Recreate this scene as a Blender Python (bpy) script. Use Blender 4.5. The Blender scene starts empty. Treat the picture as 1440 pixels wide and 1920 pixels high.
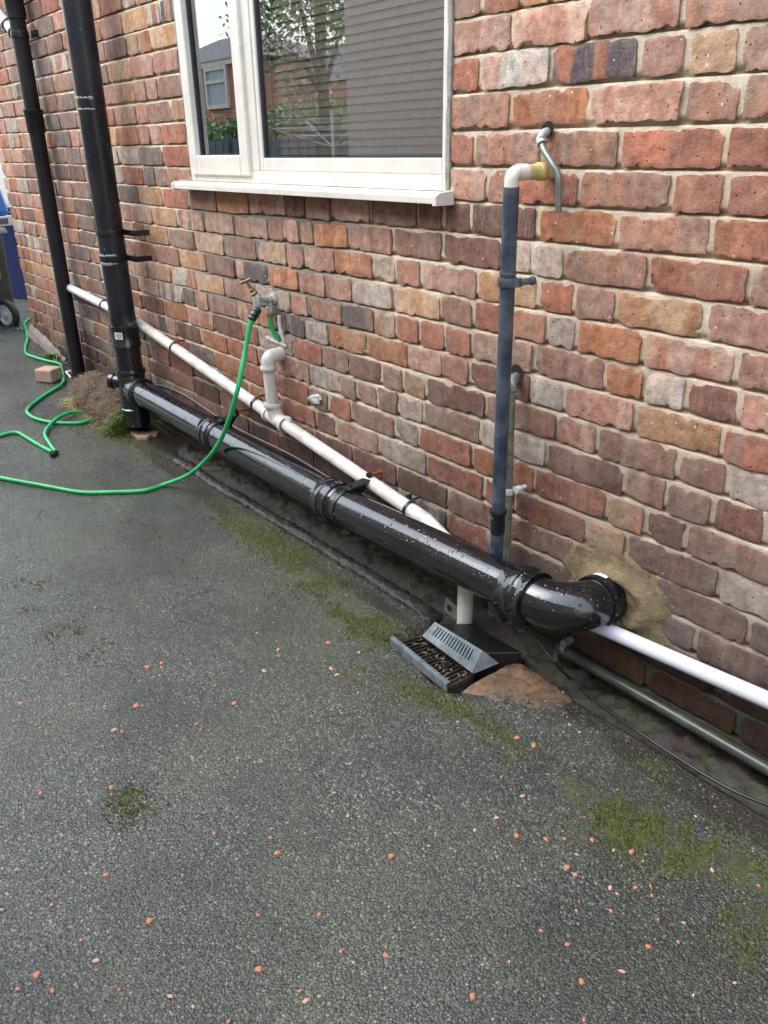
import bpy, math, random
import numpy as np
from mathutils import Vector, Matrix
random.seed(7); RS = np.random.RandomState(11)
sc = bpy.context.scene
C = sc.collection
R_ = math.radians

# ------------------------------------------------------------------ camera
CAM = np.array([0.0, -1.4363, 1.2682]); FPX = 1515.65
YAW, PIT, ROL = 0.905843, 0.423729, -0.016782
cf = np.array([-math.sin(YAW)*math.cos(PIT), math.cos(YAW)*math.cos(PIT), -math.sin(PIT)])
cr = np.array([math.cos(YAW), math.sin(YAW), 0.0]); cu = np.cross(cr, cf)
CR = math.cos(ROL)*cr + math.sin(ROL)*cu; CU = -math.sin(ROL)*cr + math.cos(ROL)*cu
cam = bpy.data.cameras.new('camera'); co = bpy.data.objects.new('camera', cam); C.objects.link(co)
cam.lens = 36*FPX/1920.0; cam.sensor_width = 36; cam.sensor_fit = 'AUTO'; cam.clip_start = .02; cam.clip_end = 400
M = Matrix(((CR[0], CU[0], -cf[0], CAM[0]), (CR[1], CU[1], -cf[1], CAM[1]), (CR[2], CU[2], -cf[2], CAM[2]), (0, 0, 0, 1)))
co.matrix_world = M
sc.camera = co

# ------------------------------------------------------------------ light
w = bpy.data.worlds.new('World'); sc.world = w; w.use_nodes = True
wn = w.node_tree.nodes; wl = w.node_tree.links
SUN_EL, SUN_ROT = R_(52), R_(215)
sky = wn.new('ShaderNodeTexSky'); sky.sky_type = 'NISHITA'; sky.sun_disc = False
sky.sun_elevation = SUN_EL; sky.sun_rotation = SUN_ROT
sky.air_density = 1.6; sky.dust_density = 1.2; sky.ozone_density = 1.0
hs = wn.new('ShaderNodeHueSaturation'); hs.inputs['Saturation'].default_value = .45
bg = wn['Background']; bg.inputs['Strength'].default_value = .15
wl.new(sky.outputs[0], hs.inputs['Color'])
# overcast sky: brighter overhead than at the horizon
wt = wn.new('ShaderNodeTexCoord'); wz_ = wn.new('ShaderNodeSeparateXYZ'); wl.new(wt.outputs['Generated'], wz_.inputs[0])
wm = wn.new('ShaderNodeMapRange'); wm.inputs['From Min'].default_value = 0; wm.inputs['From Max'].default_value = 1; wm.inputs['To Min'].default_value = .8; wm.inputs['To Max'].default_value = 3.0
wl.new(wz_.outputs[2], wm.inputs['Value']); wv = wn.new('ShaderNodeVectorMath'); wv.operation = 'SCALE'; wl.new(hs.outputs[0], wv.inputs[0]); wl.new(wm.outputs[0], wv.inputs['Scale']); wl.new(wv.outputs[0], bg.inputs['Color'])
sun = bpy.data.lights.new('sun', 'SUN'); sun.energy = .6; sun.angle = R_(50); sun.color = (1, .97, .93)
so = bpy.data.objects.new('sun', sun); C.objects.link(so)
sd = Vector((math.sin(SUN_ROT)*math.cos(SUN_EL), math.cos(SUN_ROT)*math.cos(SUN_EL), math.sin(SUN_EL)))
so.rotation_euler = sd.to_track_quat('Z', 'Y').to_euler()
sc.view_settings.view_transform = 'Standard'; sc.view_settings.look = 'None'
sc.view_settings.gamma = 1; sc.view_settings.exposure = 1.08

# ------------------------------------------------------------------ placing helpers (photo pixel -> point of the place)
def ray(x, y): return (x-720)/FPX*CR - (y-960)/FPX*CU + cf
def onY(x, y, Y=0.0):
    d = ray(x, y); t = (Y-CAM[1])/d[1]; return CAM + d*t
def onZ(x, y, Z):
    d = ray(x, y); t = (Z-CAM[2])/d[2]; return CAM + d*t
def mir(x, y, D):
    d = ray(x, y); t = (-CAM[1]+D)/d[1]; p = CAM + d*t; return np.array([p[0], -D, p[2]])
def sstep(a, b, x):
    t = np.clip((x-a)/(b-a), 0, 1); return t*t*(3-2*t)
def hash2(i, j, s=0):
    n = (i.astype(np.int64)*374761393 + j.astype(np.int64)*668265263 + s*974711) & 0x7fffffff
    n = ((n ^ (n >> 13))*1274126177) & 0x7fffffff
    n = n ^ (n >> 16); return (n & 0xffff)/65535.0
def noise(x, y, s=0):
    x = np.asarray(x, float); y = np.asarray(y, float)
    x, y = np.broadcast_arrays(x, y)
    i = np.floor(x); j = np.floor(y); f = x-i; g = y-j; f = f*f*(3-2*f); g = g*g*(3-2*g)
    a = hash2(i, j, s); b = hash2(i+1, j, s); c = hash2(i, j+1, s); d = hash2(i+1, j+1, s)
    return (a*(1-f)+b*f)*(1-g)+(c*(1-f)+d*f)*g
def fbm(x, y, s=0, o=3):
    r = 0; a = .5; t = 0
    for k in range(o): r = r+a*noise(x*2**k, y*2**k, s+k*17); t += a; a *= .5
    return r/t
def gz(x, y):
    "height of the yard surface"
    x = np.asarray(x, float); y = np.asarray(y, float)
    h = .05 + .115*sstep(-3.0, -4.7, x) + .05*sstep(-4.7, -5.6, x)
    h = h + .018*sstep(-.5, -2.5, y)*0
    h = h + (fbm(x*1.3+7, y*1.3+3, 5)-.5)*.018 + (fbm(x*9, y*9, 6)-.5)*.008
    ch = sstep(-.105, -.075, y)*sstep(-3.25, -3.05, x)           # sunken gap along the wall
    h = h - ch*(.035+.012*fbm(x*14, y*14, 9))*np.where(y < 1.0, 1, 0)
    pit = sstep(-1.47, -1.44, x)*sstep(-1.16, -1.19, x)*sstep(-.30, -.285, y-(x+1.33)*-.12)*sstep(-.06, -.09, y)
    h = h-pit*.05
    rt = sstep(-1.12, -1.0, x)*sstep(-.10, -.08, y)                # deeper trench at the right
    h = h - rt*.02
    return h

# ------------------------------------------------------------------ object helpers
def T(name, label, cat, loc=(0, 0, 0), group=None):
    o = bpy.data.objects.new(name, None); C.objects.link(o); o.location = loc; o.empty_display_size = .05
    o['label'] = label; o['category'] = cat
    if group: o['group'] = group
    return o
def tag(o, label, cat, group=None):
    o['label'] = label; o['category'] = cat
    if group: o['group'] = group
    return o
def woff(o):
    v = np.zeros(3)
    while o is not None: v = v+np.array(o.location); o = o.parent
    return v
class MB:
    def __init__(s): s.v = []; s.f = []; s.n = 0
    def add(s, V, F):
        V = np.asarray(V, float); s.v.append(V)
        for f in F: s.f.append([i+s.n for i in f])
        s.n += len(V); return s
    def box(s, c, d, R=None):
        c = np.array(c, float); d = np.array(d, float)/2
        V = np.array([[x, y, z] for x in (-1, 1) for y in (-1, 1) for z in (-1, 1)])*d
        if R is not None: V = V@np.array(R).T
        return s.add(V+c, [[0, 1, 3, 2], [4, 6, 7, 5], [0, 4, 5, 1], [2, 3, 7, 6], [0, 2, 6, 4], [1, 5, 7, 3]])
    def tube(s, P, r, n=16, cap=True):
        P = np.asarray(P, float); m = len(P); r = np.broadcast_to(np.asarray(r, float), (m,))
        tan = np.gradient(P, axis=0); tan /= np.linalg.norm(tan, axis=1)[:, None]+1e-12
        a = np.array([0, 0, 1.]) if abs(tan[0][2]) < .9 else np.array([1., 0, 0])
        u = np.cross(tan[0], a); u /= np.linalg.norm(u); V = []
        th = np.arange(n)*2*math.pi/n
        for i in range(m):
            u = u-tan[i]*(u@tan[i]); u /= np.linalg.norm(u); v = np.cross(tan[i], u)
            V.append(P[i]+r[i]*(np.cos(th)[:, None]*u+np.sin(th)[:, None]*v))
        V = np.concatenate(V); F = []
        for i in range(m-1):
            for k in range(n):
                F.append([i*n+k, i*n+(k+1) % n, (i+1)*n+(k+1) % n, (i+1)*n+k])
        if cap: F.append(list(range(n))[::-1]); F.append([(m-1)*n+k for k in range(n)])
        return s.add(V, F)
    def lathe(s, o, d, prof, n=28, cap=True):
        o = np.array(o, float); d = np.array(d, float); d /= np.linalg.norm(d)
        a = np.array([0, 0, 1.]) if abs(d[2]) < .9 else np.array([1., 0, 0])
        u = np.cross(d, a); u /= np.linalg.norm(u); v = np.cross(d, u); th = np.arange(n)*2*math.pi/n
        V = [o+d*t+r*(np.cos(th)[:, None]*u+np.sin(th)[:, None]*v) for t, r in prof]
        V = np.concatenate(V); m = len(prof)
        F = [[i*n+k, i*n+(k+1) % n, (i+1)*n+(k+1) % n, (i+1)*n+k] for i in range(m-1) for k in range(n)]
        if cap: F.append(list(range(n))[::-1]); F.append([(m-1)*n+k for k in range(n)])
        return s.add(V, F)
    def prism(s, pts, z0, z1, axes=(0, 1, 2)):
        n = len(pts); V = np.zeros((2*n, 3))
        for i, (a, b) in enumerate(pts):
            V[i, axes[0]] = a; V[i, axes[1]] = b; V[i, axes[2]] = z0
            V[n+i, axes[0]] = a; V[n+i, axes[1]] = b; V[n+i, axes[2]] = z1
        F = [list(range(n))[::-1], [n+i for i in range(n)]]+[[i, (i+1) % n, n+(i+1) % n, n+i] for i in range(n)]
        return s.add(V, F)
    def mesh(s, off, attrs=None):
        me = bpy.data.meshes.new('m')
        V = np.concatenate(s.v)-off
        me.vertices.add(len(V)); me.vertices.foreach_set('co', V.ravel())
        ln = np.array([len(f) for f in s.f]); idx = np.concatenate([np.asarray(f) for f in s.f])
        me.loops.add(len(idx)); me.loops.foreach_set('vertex_index', idx.astype(np.int32))
        me.polygons.add(len(ln)); st = np.concatenate([[0], np.cumsum(ln)[:-1]])
        me.polygons.foreach_set('loop_start', st.astype(np.int32)); me.polygons.foreach_set('loop_total', ln.astype(np.int32))
        me.update(calc_edges=True)
        return me
    def build(s, name, mat, parent=None, loc=None, smooth=True, bevel=0, attrs=None, ang=40):
        off = np.array(loc if loc is not None else (0, 0, 0), float)
        if parent is not None: off = woff(parent)
        me = s.mesh(off); me.name = name
        o = bpy.data.objects.new(name, me); C.objects.link(o)
        if parent is not None: o.parent = parent
        else: o.location = tuple(off)
        if mat is not None: me.materials.append(mat)
        if attrs:
            for k, (typ, dat) in attrs.items():
                a = me.attributes.new(k, typ, 'POINT'); a.data.foreach_set('color' if typ == 'FLOAT_COLOR' else 'value', np.asarray(dat, float).ravel())
        me.validate()
        me.polygons.foreach_set('use_smooth', np.full(len(me.polygons), bool(smooth)))
        if smooth:
            if ang < 180: me.set_sharp_from_angle(angle=R_(ang))
        if bevel:
            b = o.modifiers.new('bev', 'BEVEL'); b.width = bevel; b.segments = 2; b.limit_method = 'ANGLE'
        return o
def grid_faces(nx, ny, base=0):
    i = np.arange(nx-1)[:, None]*ny+np.arange(ny-1)[None, :]
    i = i.ravel()+base
    return np.stack([i, i+ny, i+ny+1, i+1], 1)
def smooth_path(P, k=8):
    P = np.asarray(P, float); Q = np.vstack([2*P[0]-P[1], P, 2*P[-1]-P[-2]]); out = []
    for i in range(1, len(Q)-2):
        p0, p1, p2, p3 = Q[i-1:i+3]
        for t in np.arange(k)/k:
            out.append(.5*((2*p1)+(-p0+p2)*t+(2*p0-5*p1+4*p2-p3)*t*t+(-p0+3*p1-3*p2+p3)*t**3))
    out.append(P[-1]); return np.array(out)
def fillet(P, rad, k=8):
    P = [np.array(q, float) for q in P]; out = [P[0]]
    for i in range(1, len(P)-1):
        a = P[i-1]-P[i]; b = P[i+1]-P[i]; la, lb = np.linalg.norm(a), np.linalg.norm(b); a /= la; b /= lb
        r = rad[i-1] if isinstance(rad, (list, tuple)) else rad
        ang = math.acos(np.clip(a@b, -1, 1)); t = min(r/math.tan(ang/2), la*.48, lb*.48)
        p, q = P[i]+a*t, P[i]+b*t
        rr = t*math.tan(ang/2); cdir = (a+b)/np.linalg.norm(a+b); c = P[i]+cdir*(rr/math.sin(ang/2))
        v0, v1 = p-c, q-c; om = math.acos(np.clip(v0@v1/(np.linalg.norm(v0)*np.linalg.norm(v1)), -1, 1))
        for s in np.linspace(0, 1, k+1): out.append(c+(math.sin((1-s)*om)*v0+math.sin(s*om)*v1)/math.sin(om))
    out.append(P[-1]); return np.array(out)
def lerp(a, b, t): return np.array(a)*(1-t)+np.array(b)*t

# ------------------------------------------------------------------ materials
class NT:
    def __init__(s, name):
        s.m = bpy.data.materials.new(name); s.m.use_nodes = True; s.t = s.m.node_tree; s.n = s.t.nodes; s.l = s.t.links
        s.p = s.n['Principled BSDF']; s.out = s.n['Material Output']
        s.tc = s.n.new('ShaderNodeTexCoord')
    def link(s, a, b): s.l.new(a, b)
    def set(s, k, v):
        i = s.p.inputs[k]
        if hasattr(v, 'is_output') or isinstance(v, bpy.types.NodeSocket): s.l.new(v, i)
        else: i.default_value = v
        return s
    def _in(s, sock, v):
        if isinstance(v, bpy.types.NodeSocket): s.l.new(v, sock)
        else: sock.default_value = v
    def map(s, sc=(1, 1, 1), src=None, off=(0, 0, 0)):
        m = s.n.new('ShaderNodeMapping'); s._in(m.inputs['Vector'], src or s.tc.outputs['Object']); m.inputs['Scale'].default_value = sc; m.inputs['Location'].default_value = off
        return m.outputs[0]
    def noise(s, scale, detail=4, rough=.55, vec=None, dist=0):
        n = s.n.new('ShaderNodeTexNoise'); n.inputs['Scale'].default_value = scale; n.inputs['Detail'].default_value = detail
        n.inputs['Roughness'].default_value = rough; n.inputs['Distortion'].default_value = dist
        s._in(n.inputs['Vector'], vec or s.tc.outputs['Object']); return n.outputs['Fac']
    def voro(s, scale, vec=None, feat='F1', out='Distance', rnd=1):
        n = s.n.new('ShaderNodeTexVoronoi'); n.feature = feat; n.inputs['Scale'].default_value = scale; n.inputs['Randomness'].default_value = rnd
        s._in(n.inputs['Vector'], vec or s.tc.outputs['Object']); return n.outputs[out]
    def ramp(s, fac, stops, interp='LINEAR'):
        n = s.n.new('ShaderNodeValToRGB'); e = n.color_ramp.elements; n.color_ramp.interpolation = interp
        while len(e) < len(stops): e.new(.5)
        for i, (p, c) in enumerate(stops):
            e[i].position = p; e[i].color = (c, c, c, 1) if np.isscalar(c) else (*c, 1)
        s._in(n.inputs[0], fac); return n.outputs[0]
    def mix(s, f, a, b, mode='MIX'):
        n = s.n.new('ShaderNodeMix'); n.data_type = 'RGBA'; n.blend_type = mode
        s._in(n.inputs[0], f)
        for k, v in ((6, a), (7, b)):
            if isinstance(v, bpy.types.NodeSocket): s.l.new(v, n.inputs[k])
            else: n.inputs[k].default_value = (*v, 1) if not np.isscalar(v) else (v, v, v, 1)
        return n.outputs[2]
    def math(s, op, a, b=0.0, c=None):
        n = s.n.new('ShaderNodeMath'); n.operation = op; s._in(n.inputs[0], a); s._in(n.inputs[1], b)
        if c is not None: s._in(n.inputs[2], c)
        return n.outputs[0]
    def attr(s, name, out='Color'):
        n = s.n.new('ShaderNodeAttribute'); n.attribute_name = name; return n.outputs[out]
    def sep(s, vec=None):
        n = s.n.new('ShaderNodeSeparateXYZ'); s._in(n.inputs[0], vec or s.tc.outputs['Object']); return n.outputs
    def comb(s, x, y, z):
        n = s.n.new('ShaderNodeCombineXYZ')
        for i, v in enumerate((x, y, z)): s._in(n.inputs[i], v)
        return n.outputs[0]
    def bump(s, h, strength=.5, dist=.002, prev=None):
        n = s.n.new('ShaderNodeBump'); n.inputs['Strength'].default_value = strength; n.inputs['Distance'].default_value = dist
        s._in(n.inputs['Height'], h)
        if prev is not None: s.l.new(prev, n.inputs['Normal'])
        s.l.new(n.outputs[0], s.p.inputs['Normal']); return n.outputs[0]

def simple(name, col, rough=.5, metal=0, var=.15, scale=30, bump=.1, spec=.5, dirt=None, dirtamt=.3, dscale=12):
    t = NT(name); n = t.noise(scale, 4)
    c = t.mix(t.ramp(n, [(.3, 0), (.7, 1)]), tuple(np.array(col)*(1-var)), tuple(np.minimum(np.array(col)*(1+var), 1)))
    if dirt is not None:
        d = t.ramp(t.noise(dscale, 6, .65), [(.5-.25*dirtamt, 0), (.72, dirtamt*2 if dirtamt*2 < 1 else 1)])
        c = t.mix(d, c, dirt)
    t.set('Base Color', c); t.set('Roughness', t.ramp(n, [(.2, max(rough-.1, .02)), (.8, min(rough+.1, 1))])); t.set('Metallic', metal)
    t.set('Specular IOR Level', spec)
    if bump: t.bump(n, bump, .001)
    return t.m
def wetblack(name, col=(.006, .007, .008), rough=.17, specks=.35, dusty=0, drops=1.0, spec=.6):
    t = NT(name)
    # beads of rain water
    d = t.voro(85, feat='F1'); rnd = t.sep(t.voro(85, feat='F1', out='Color'))[0]
    gate = t.math('GREATER_THAN', rnd, .74)
    rad = t.math('MULTIPLY_ADD', rnd, .5, -.1)
    bead = t.math('MULTIPLY', gate, t.math('MAXIMUM', t.math('SUBTRACT', rad, d), 0))
    d2 = t.voro(230, feat='F1'); r2 = t.sep(t.voro(230, feat='F1', out='Color'))[1]
    bead2 = t.math('MULTIPLY', t.math('GREATER_THAN', r2, .82), t.math('MAXIMUM', t.math('SUBTRACT', .4, d2), 0))
    h = t.math('ADD', bead, t.math('MULTIPLY', bead2, .4))
    n = t.noise(6, 5, .6); n2 = t.noise(60, 3)
    c = t.mix(t.ramp(n, [(.3, 0), (.7, 1)]), col, tuple(np.array(col)*1.8+.003))
    if dusty: c = t.mix(t.ramp(t.noise(14, 6, .7, vec=t.map((1, 1, .25))), [(.45, 0), (.8, dusty)]), c, (.16, .17, .18))
    # dried white specks
    v = t.voro(48); rs = t.sep(t.voro(48, out='Color'))[2]
    sp = t.math('MULTIPLY', t.math('GREATER_THAN', rs, .93), t.math('LESS_THAN', v, .13))
    c = t.mix(t.math('MULTIPLY', sp, specks), c, (.6, .6, .6))
    t.set('Base Color', c); t.set('Roughness', t.ramp(n, [(.25, rough*.8), (.75, min(rough*1.6, 1))]))
    t.set('Specular IOR Level', spec)
    b = t.bump(n2, .06, .001)
    if drops: t.bump(h, .8*drops, .004, prev=b)
    return t.m

m_black = wetblack('glossy black plastic wet', (.002, .003, .005), rough=.11, drops=1.4, spec=1.0)
m_black2 = wetblack('black plastic', rough=.27, drops=.3)
m_blackdull = wetblack('weathered black plastic', (.006, .008, .011), .24, dusty=.10, drops=0, spec=.4)
m_downp = wetblack('black rainwater pipe', (.007, .007, .008), .38, dusty=.04, drops=0, specks=.1, spec=.3)
m_bluegrey = simple('faded blue grey plastic', (.028, .042, .066), .38, var=.35, scale=25, dirt=(.19, .2, .2), dirtamt=.3)
m_white = simple('grubby white plastic', (.60, .57, .52), .35, var=.08, scale=20, dirt=(.27, .23, .17), dirtamt=.32, dscale=18)
m_white2 = simple('clean white plastic', (.56, .56, .61), .25, var=.04, scale=12, dirt=(.45, .43, .42), dirtamt=.12)
m_cream = simple('yellowed plastic', (.64, .52, .20), .35, var=.25, scale=22, dirt=(.28, .19, .07), dirtamt=.35, dscale=25)
m_upvc = simple('cream window plastic', (.66, .63, .56), .3, var=.05, scale=8, bump=.02, dirt=(.42, .38, .3), dirtamt=.15, dscale=5)
m_gasket_shade = simple('black rubber seal and shade', (.02, .02, .025), .5)
m_hose = simple('green hose', (.02, .36, .11), .32, var=.2, scale=14, bump=.03)
m_hose_d = m_hose
m_metal = simple('weathered grey metal', (.30, .31, .30), .42, metal=.6, var=.4, scale=50, bump=.3, dirt=(.12, .12, .10), dirtamt=.4, dscale=60)
m_limey = simple('limescaled metal', (.50, .53, .52), .5, metal=.3, var=.3, scale=90, bump=.6, dirt=(.2, .19, .14), dirtamt=.5, dscale=80)
m_brass = simple('dull brass', (.38, .30, .16), .4, metal=.7, var=.3, scale=60, bump=.2, dirt=(.12, .10, .06), dirtamt=.5, dscale=60)
m_lead = simple('grey copper pipe', (.20, .19, .18), .38, metal=.5, var=.25, scale=40, bump=.1, dirt=(.12, .20, .17), dirtamt=.5, dscale=22)
m_mosspipe = simple('algae stained pipe', (.13, .13, .09), .45, metal=.2, var=.4, scale=40, bump=.4, dirt=(.28, .31, .26), dirtamt=.35, dscale=70)
m_oldpipe = simple('old dark green pipe', (.045, .055, .045), .33, var=.4, scale=20, bump=.15, dirt=(.02, .02, .015), dirtamt=.4)
m_copper = simple('copper tube', (.55, .20, .09), .35, metal=.7, var=.25, scale=60, bump=.1)
m_grate = simple('grey weathered plastic', (.15, .185, .20), .33, var=.45, scale=50, bump=.4, dirt=(.035, .033, .03), dirtamt=.42, dscale=26)
m_gratedark = simple('dark dirty plastic grate', (.018, .017, .016), .35, var=.4, scale=60, bump=.5, dirt=(.05, .032, .02), dirtamt=.45, dscale=22)
m_cable = simple('black cable', (.015, .016, .017), .3, bump=.02)
m_cablew = simple('grey cable', (.18, .17, .165), .4, bump=.02)
m_terra = simple('terracotta', (.40, .25, .18), .7, var=.2, scale=30, bump=.5, dirt=(.25, .2, .16), dirtamt=.3)
m_rubber = simple('tyre rubber', (.025, .025, .027), .6)
m_hub = simple('grey plastic hub', (.42, .43, .46), .4)
m_bin = simple('dark grey bin plastic', (.055, .057, .05), .45, var=.2, scale=6, dirt=(.12, .11, .09), dirtamt=.2, dscale=5)
m_binrim = simple('pale grey bin plastic', (.25, .25, .23), .45, var=.2, scale=6)
m_blue = simple('navy bin plastic', (.004, .012, .07), .35, var=.15, scale=4)
m_bluebag = simple('bright blue printed plastic', (.03, .19, .62), .3, var=.1, scale=6, bump=.15)
m_label = simple('white label', (.72, .72, .72), .4, var=.03, bump=0)
m_print = simple('print', (.09, .10, .22), .5, bump=0)
m_stone = simple('white pebble', (.62, .60, .55), .5, var=.2, scale=90)
m_darkstone = simple('dark pebble', (.03, .028, .025), .6, var=.3, scale=90)
m_lightcable = m_cablew

# brick
def brick_mat():
    t = NT('brick'); base = t.attr('bcol'); alt = t.attr('balt'); bid = t.attr('bid', 'Fac')
    X = t.sep()
    bx = t.math('MULTIPLY_ADD', X[0], 17.0, t.math('MULTIPLY', bid, 61.0))
    band = t.noise(1.0, 1.5, .5, vec=t.comb(bx, t.math('MULTIPLY', bid, 33.0), t.math('MULTIPLY_ADD', X[2], 3.0, t.math('MULTIPLY', X[1], 17.0))))
    c = t.mix(t.ramp(band, [(.45, 0), (.53, .9)]), base, alt)
    n1 = t.noise(38, 6, .68); n2 = t.noise(240, 4, .7); n3 = t.noise(9, 4, .6)
    streak = t.noise(1, 5, .7, vec=t.map((150, 150, 14)))
    gr = t.n.new('ShaderNodeHueSaturation'); t.link(c, gr.inputs['Color']); t.link(t.ramp(n1, [(.28, .5), (.72, 1.5)]), gr.inputs['Value']); c = gr.outputs[0]
    c = t.mix(t.ramp(t.noise(16, 6, .75), [(.52, 0), (.7, .38)]), c, (.14, .09, .075))
    c = t.mix(t.ramp(streak, [(.54, 0), (.74, .4)]), c, (.45, .35, .26))
    c = t.mix(t.ramp(n2, [(.58, 0), (.72, .42)]), c, (.46, .33, .25))
    # pale lime bloom
    c = t.mix(t.math('MULTIPLY', t.ramp(n3, [(.5, 0), (.72, .38)]), t.ramp(t.noise(70, 4, .7), [(.35, .3), (.65, 1)])), c, (.50, .44, .37))
    # broad weathering running across bricks: pale lime and brown grime
    wth = t.noise(1.5, 4, .6); fine = t.ramp(t.noise(55, 5, .75), [(.3, .25), (.65, 1)])
    c = t.mix(t.math('MULTIPLY', t.ramp(wth, [(.52, 0), (.66, .55)]), fine), c, (.46, .39, .32))
    tapd = t.math('ADD', t.math('MULTIPLY', t.math('POWER', t.math('MULTIPLY', t.math('ADD', X[0], 2.36), 3.6), 2.0), 1.0), t.math('POWER', t.math('MULTIPLY', t.math('SUBTRACT', X[2], .60), 3.2), 2.0))
    c = t.mix(t.math('MULTIPLY', t.ramp(tapd, [(0, .62), (1, 0)]), fine), c, (.52, .47, .42))
    c = t.mix(t.math('MULTIPLY', t.ramp(t.noise(2.3, 5, .7, vec=t.map((1, 1, 1), off=(3, 1, 7))), [(.5, 0), (.66, .5)]), fine), c, (.16, .105, .08))
    # soot / pits
    pit = t.voro(115, vec=t.mix(.12, t.tc.outputs['Object'], t.n[t.n.find('Noise Texture')].outputs['Color']) if False else None)
    pr = t.sep(t.voro(115, out='Color'))[0]
    pm = t.math('MULTIPLY', t.math('GREATER_THAN', pr, .9), t.math('LESS_THAN', pit, .24))
    c = t.mix(t.math('MULTIPLY', pm, .8), c, (.03, .02, .02))
    # lime spots
    sv = t.voro(60); sr = t.sep(t.voro(60, out='Color'))[1]
    sm = t.math('MULTIPLY', t.math('GREATER_THAN', sr, .955), t.math('LESS_THAN', sv, .14))
    c = t.mix(t.math('MULTIPLY', sm, .8), c, (.7, .66, .6))
    # damp & algae at the foot of the wall
    damp = t.math('MULTIPLY', t.ramp(t.math('ADD', X[2], t.math('MULTIPLY_ADD', t.noise(2.2, 3), .5, -.25)), [(.05, 1), (.30, .82), (.60, .36), (.95, 0)]), t.ramp(n3, [(.2, .8), (.7, 1)]))
    hd = t.n.new('ShaderNodeHueSaturation'); hd.inputs['Value'].default_value = .27; hd.inputs['Saturation'].default_value = .85; t.link(c, hd.inputs['Color'])
    c = t.mix(damp, c, hd.outputs[0])
    hd2 = t.n.new('ShaderNodeHueSaturation'); hd2.inputs['Value'].default_value = .36; t.link(c, hd2.inputs['Color']); c = t.mix(t.ramp(t.math('ADD', X[2], t.math('MULTIPLY_ADD', n3, .12, -.06)), [(.17, 1), (.32, 0)]), c, hd2.outputs[0])
    alg = t.math('MULTIPLY', t.ramp(X[2], [(.03, 1), (.2, 0)]), t.ramp(t.noise(24, 5, .7), [(.48, 0), (.62, .8)]))
    c = t.mix(alg, c, (.035, .045, .012))
    t.set('Base Color', c); t.set('Roughness', t.ramp(n1, [(.2, .95), (.8, .7)])); t.set('Specular IOR Level', .25)
    h = t.math('ADD', t.math('ADD', t.math('MULTIPLY', n1, .45), t.math('MULTIPLY', t.noise(110, 5, .75), .8)), t.math('MULTIPLY', n2, .5)); h = t.math('SUBTRACT', h, t.math('MULTIPLY', pm, .7))
    h = t.math('ADD', h, t.math('MULTIPLY', streak, .35))
    t.bump(h, .9, .0032); return t.m
m_brick = brick_mat()
def mortar_mat():
    t = NT('mortar'); X = t.sep(); n1 = t.noise(45, 6, .7); n2 = t.noise(260, 3, .7); n3 = t.noise(3.2, 3, .5)
    c = t.mix(t.ramp(n1, [(.3, 0), (.7, 1)]), (.46, .39, .28), (.68, .60, .46))
    c = t.mix(t.ramp(n3, [(.45, 0), (.6, .6)]), c, (.50, .36, .27))
    g = t.math('MULTIPLY', t.attr('grey', 'Fac'), t.ramp(n3, [(.2, .8), (.8, 1)]))
    c = t.mix(g, c, t.mix(n1, (.10, .10, .09), (.22, .215, .19)))
    c = t.mix(t.ramp(n2, [(.56, 0), (.7, .5)]), c, (.60, .54, .44))
    c = t.mix(t.ramp(n2, [(.3, .5), (.42, 0)]), c, (.16, .13, .09))
    c = t.mix(t.ramp(t.noise(13, 5, .7), [(.5, 0), (.68, .35)]), c, (.22, .18, .12))
    damp = t.ramp(t.math('ADD', X[2], t.math('MULTIPLY_ADD', t.noise(2.2, 3), .5, -.25)), [(.05, 1), (.3, .66), (.62, .26), (.95, 0)])
    hd = t.n.new('ShaderNodeHueSaturation'); hd.inputs['Value'].default_value = .22; t.link(c, hd.inputs['Color'])
    c = t.mix(damp, c, hd.outputs[0])
    hd2 = t.n.new('ShaderNodeHueSaturation'); hd2.inputs['Value'].default_value = .4; t.link(c, hd2.inputs['Color']); c = t.mix(t.ramp(t.math('ADD', X[2], t.math('MULTIPLY_ADD', n3, .12, -.06)), [(.17, 1), (.32, 0)]), c, hd2.outputs[0])
    alg = t.math('MULTIPLY', t.ramp(X[2], [(.03, 1), (.22, 0)]), t.ramp(t.noise(20, 5, .7), [(.42, 0), (.6, .85)]))
    c = t.mix(alg, c, (.03, .045, .01))
    t.set('Base Color', c); t.set('Roughness', .92); t.set('Specular IOR Level', .2)
    t.bump(t.math('ADD', n1, t.math('MULTIPLY', n2, .6)), .8, .003); return t.m
m_mortar = mortar_mat()
m_patch = None
def patch_mat():
    t = NT('rough sand mortar'); n1 = t.noise(30, 6, .7); n2 = t.noise(220, 3, .7); sm = t.noise(1, 5, .6, vec=t.map((60, 60, 160)))
    c = t.mix(t.ramp(n1, [(.3, 0), (.7, 1)]), (.10, .075, .042), (.25, .19, .11))
    c = t.mix(t.ramp(t.noise(8, 4), [(.45, 0), (.65, .5)]), c, (.15, .12, .07))
    c = t.mix(t.ramp(n2, [(.55, 0), (.7, .35)]), c, (.42, .34, .24))
    t.set('Base Color', c); t.set('Roughness', .9); t.set('Specular IOR Level', .2)
    t.bump(t.math('ADD', t.math('ADD', n1, t.math('MULTIPLY', sm, .6)), t.math('MULTIPLY', n2, .4)), .9, .005); return t.m
m_patch = patch_mat()

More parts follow.
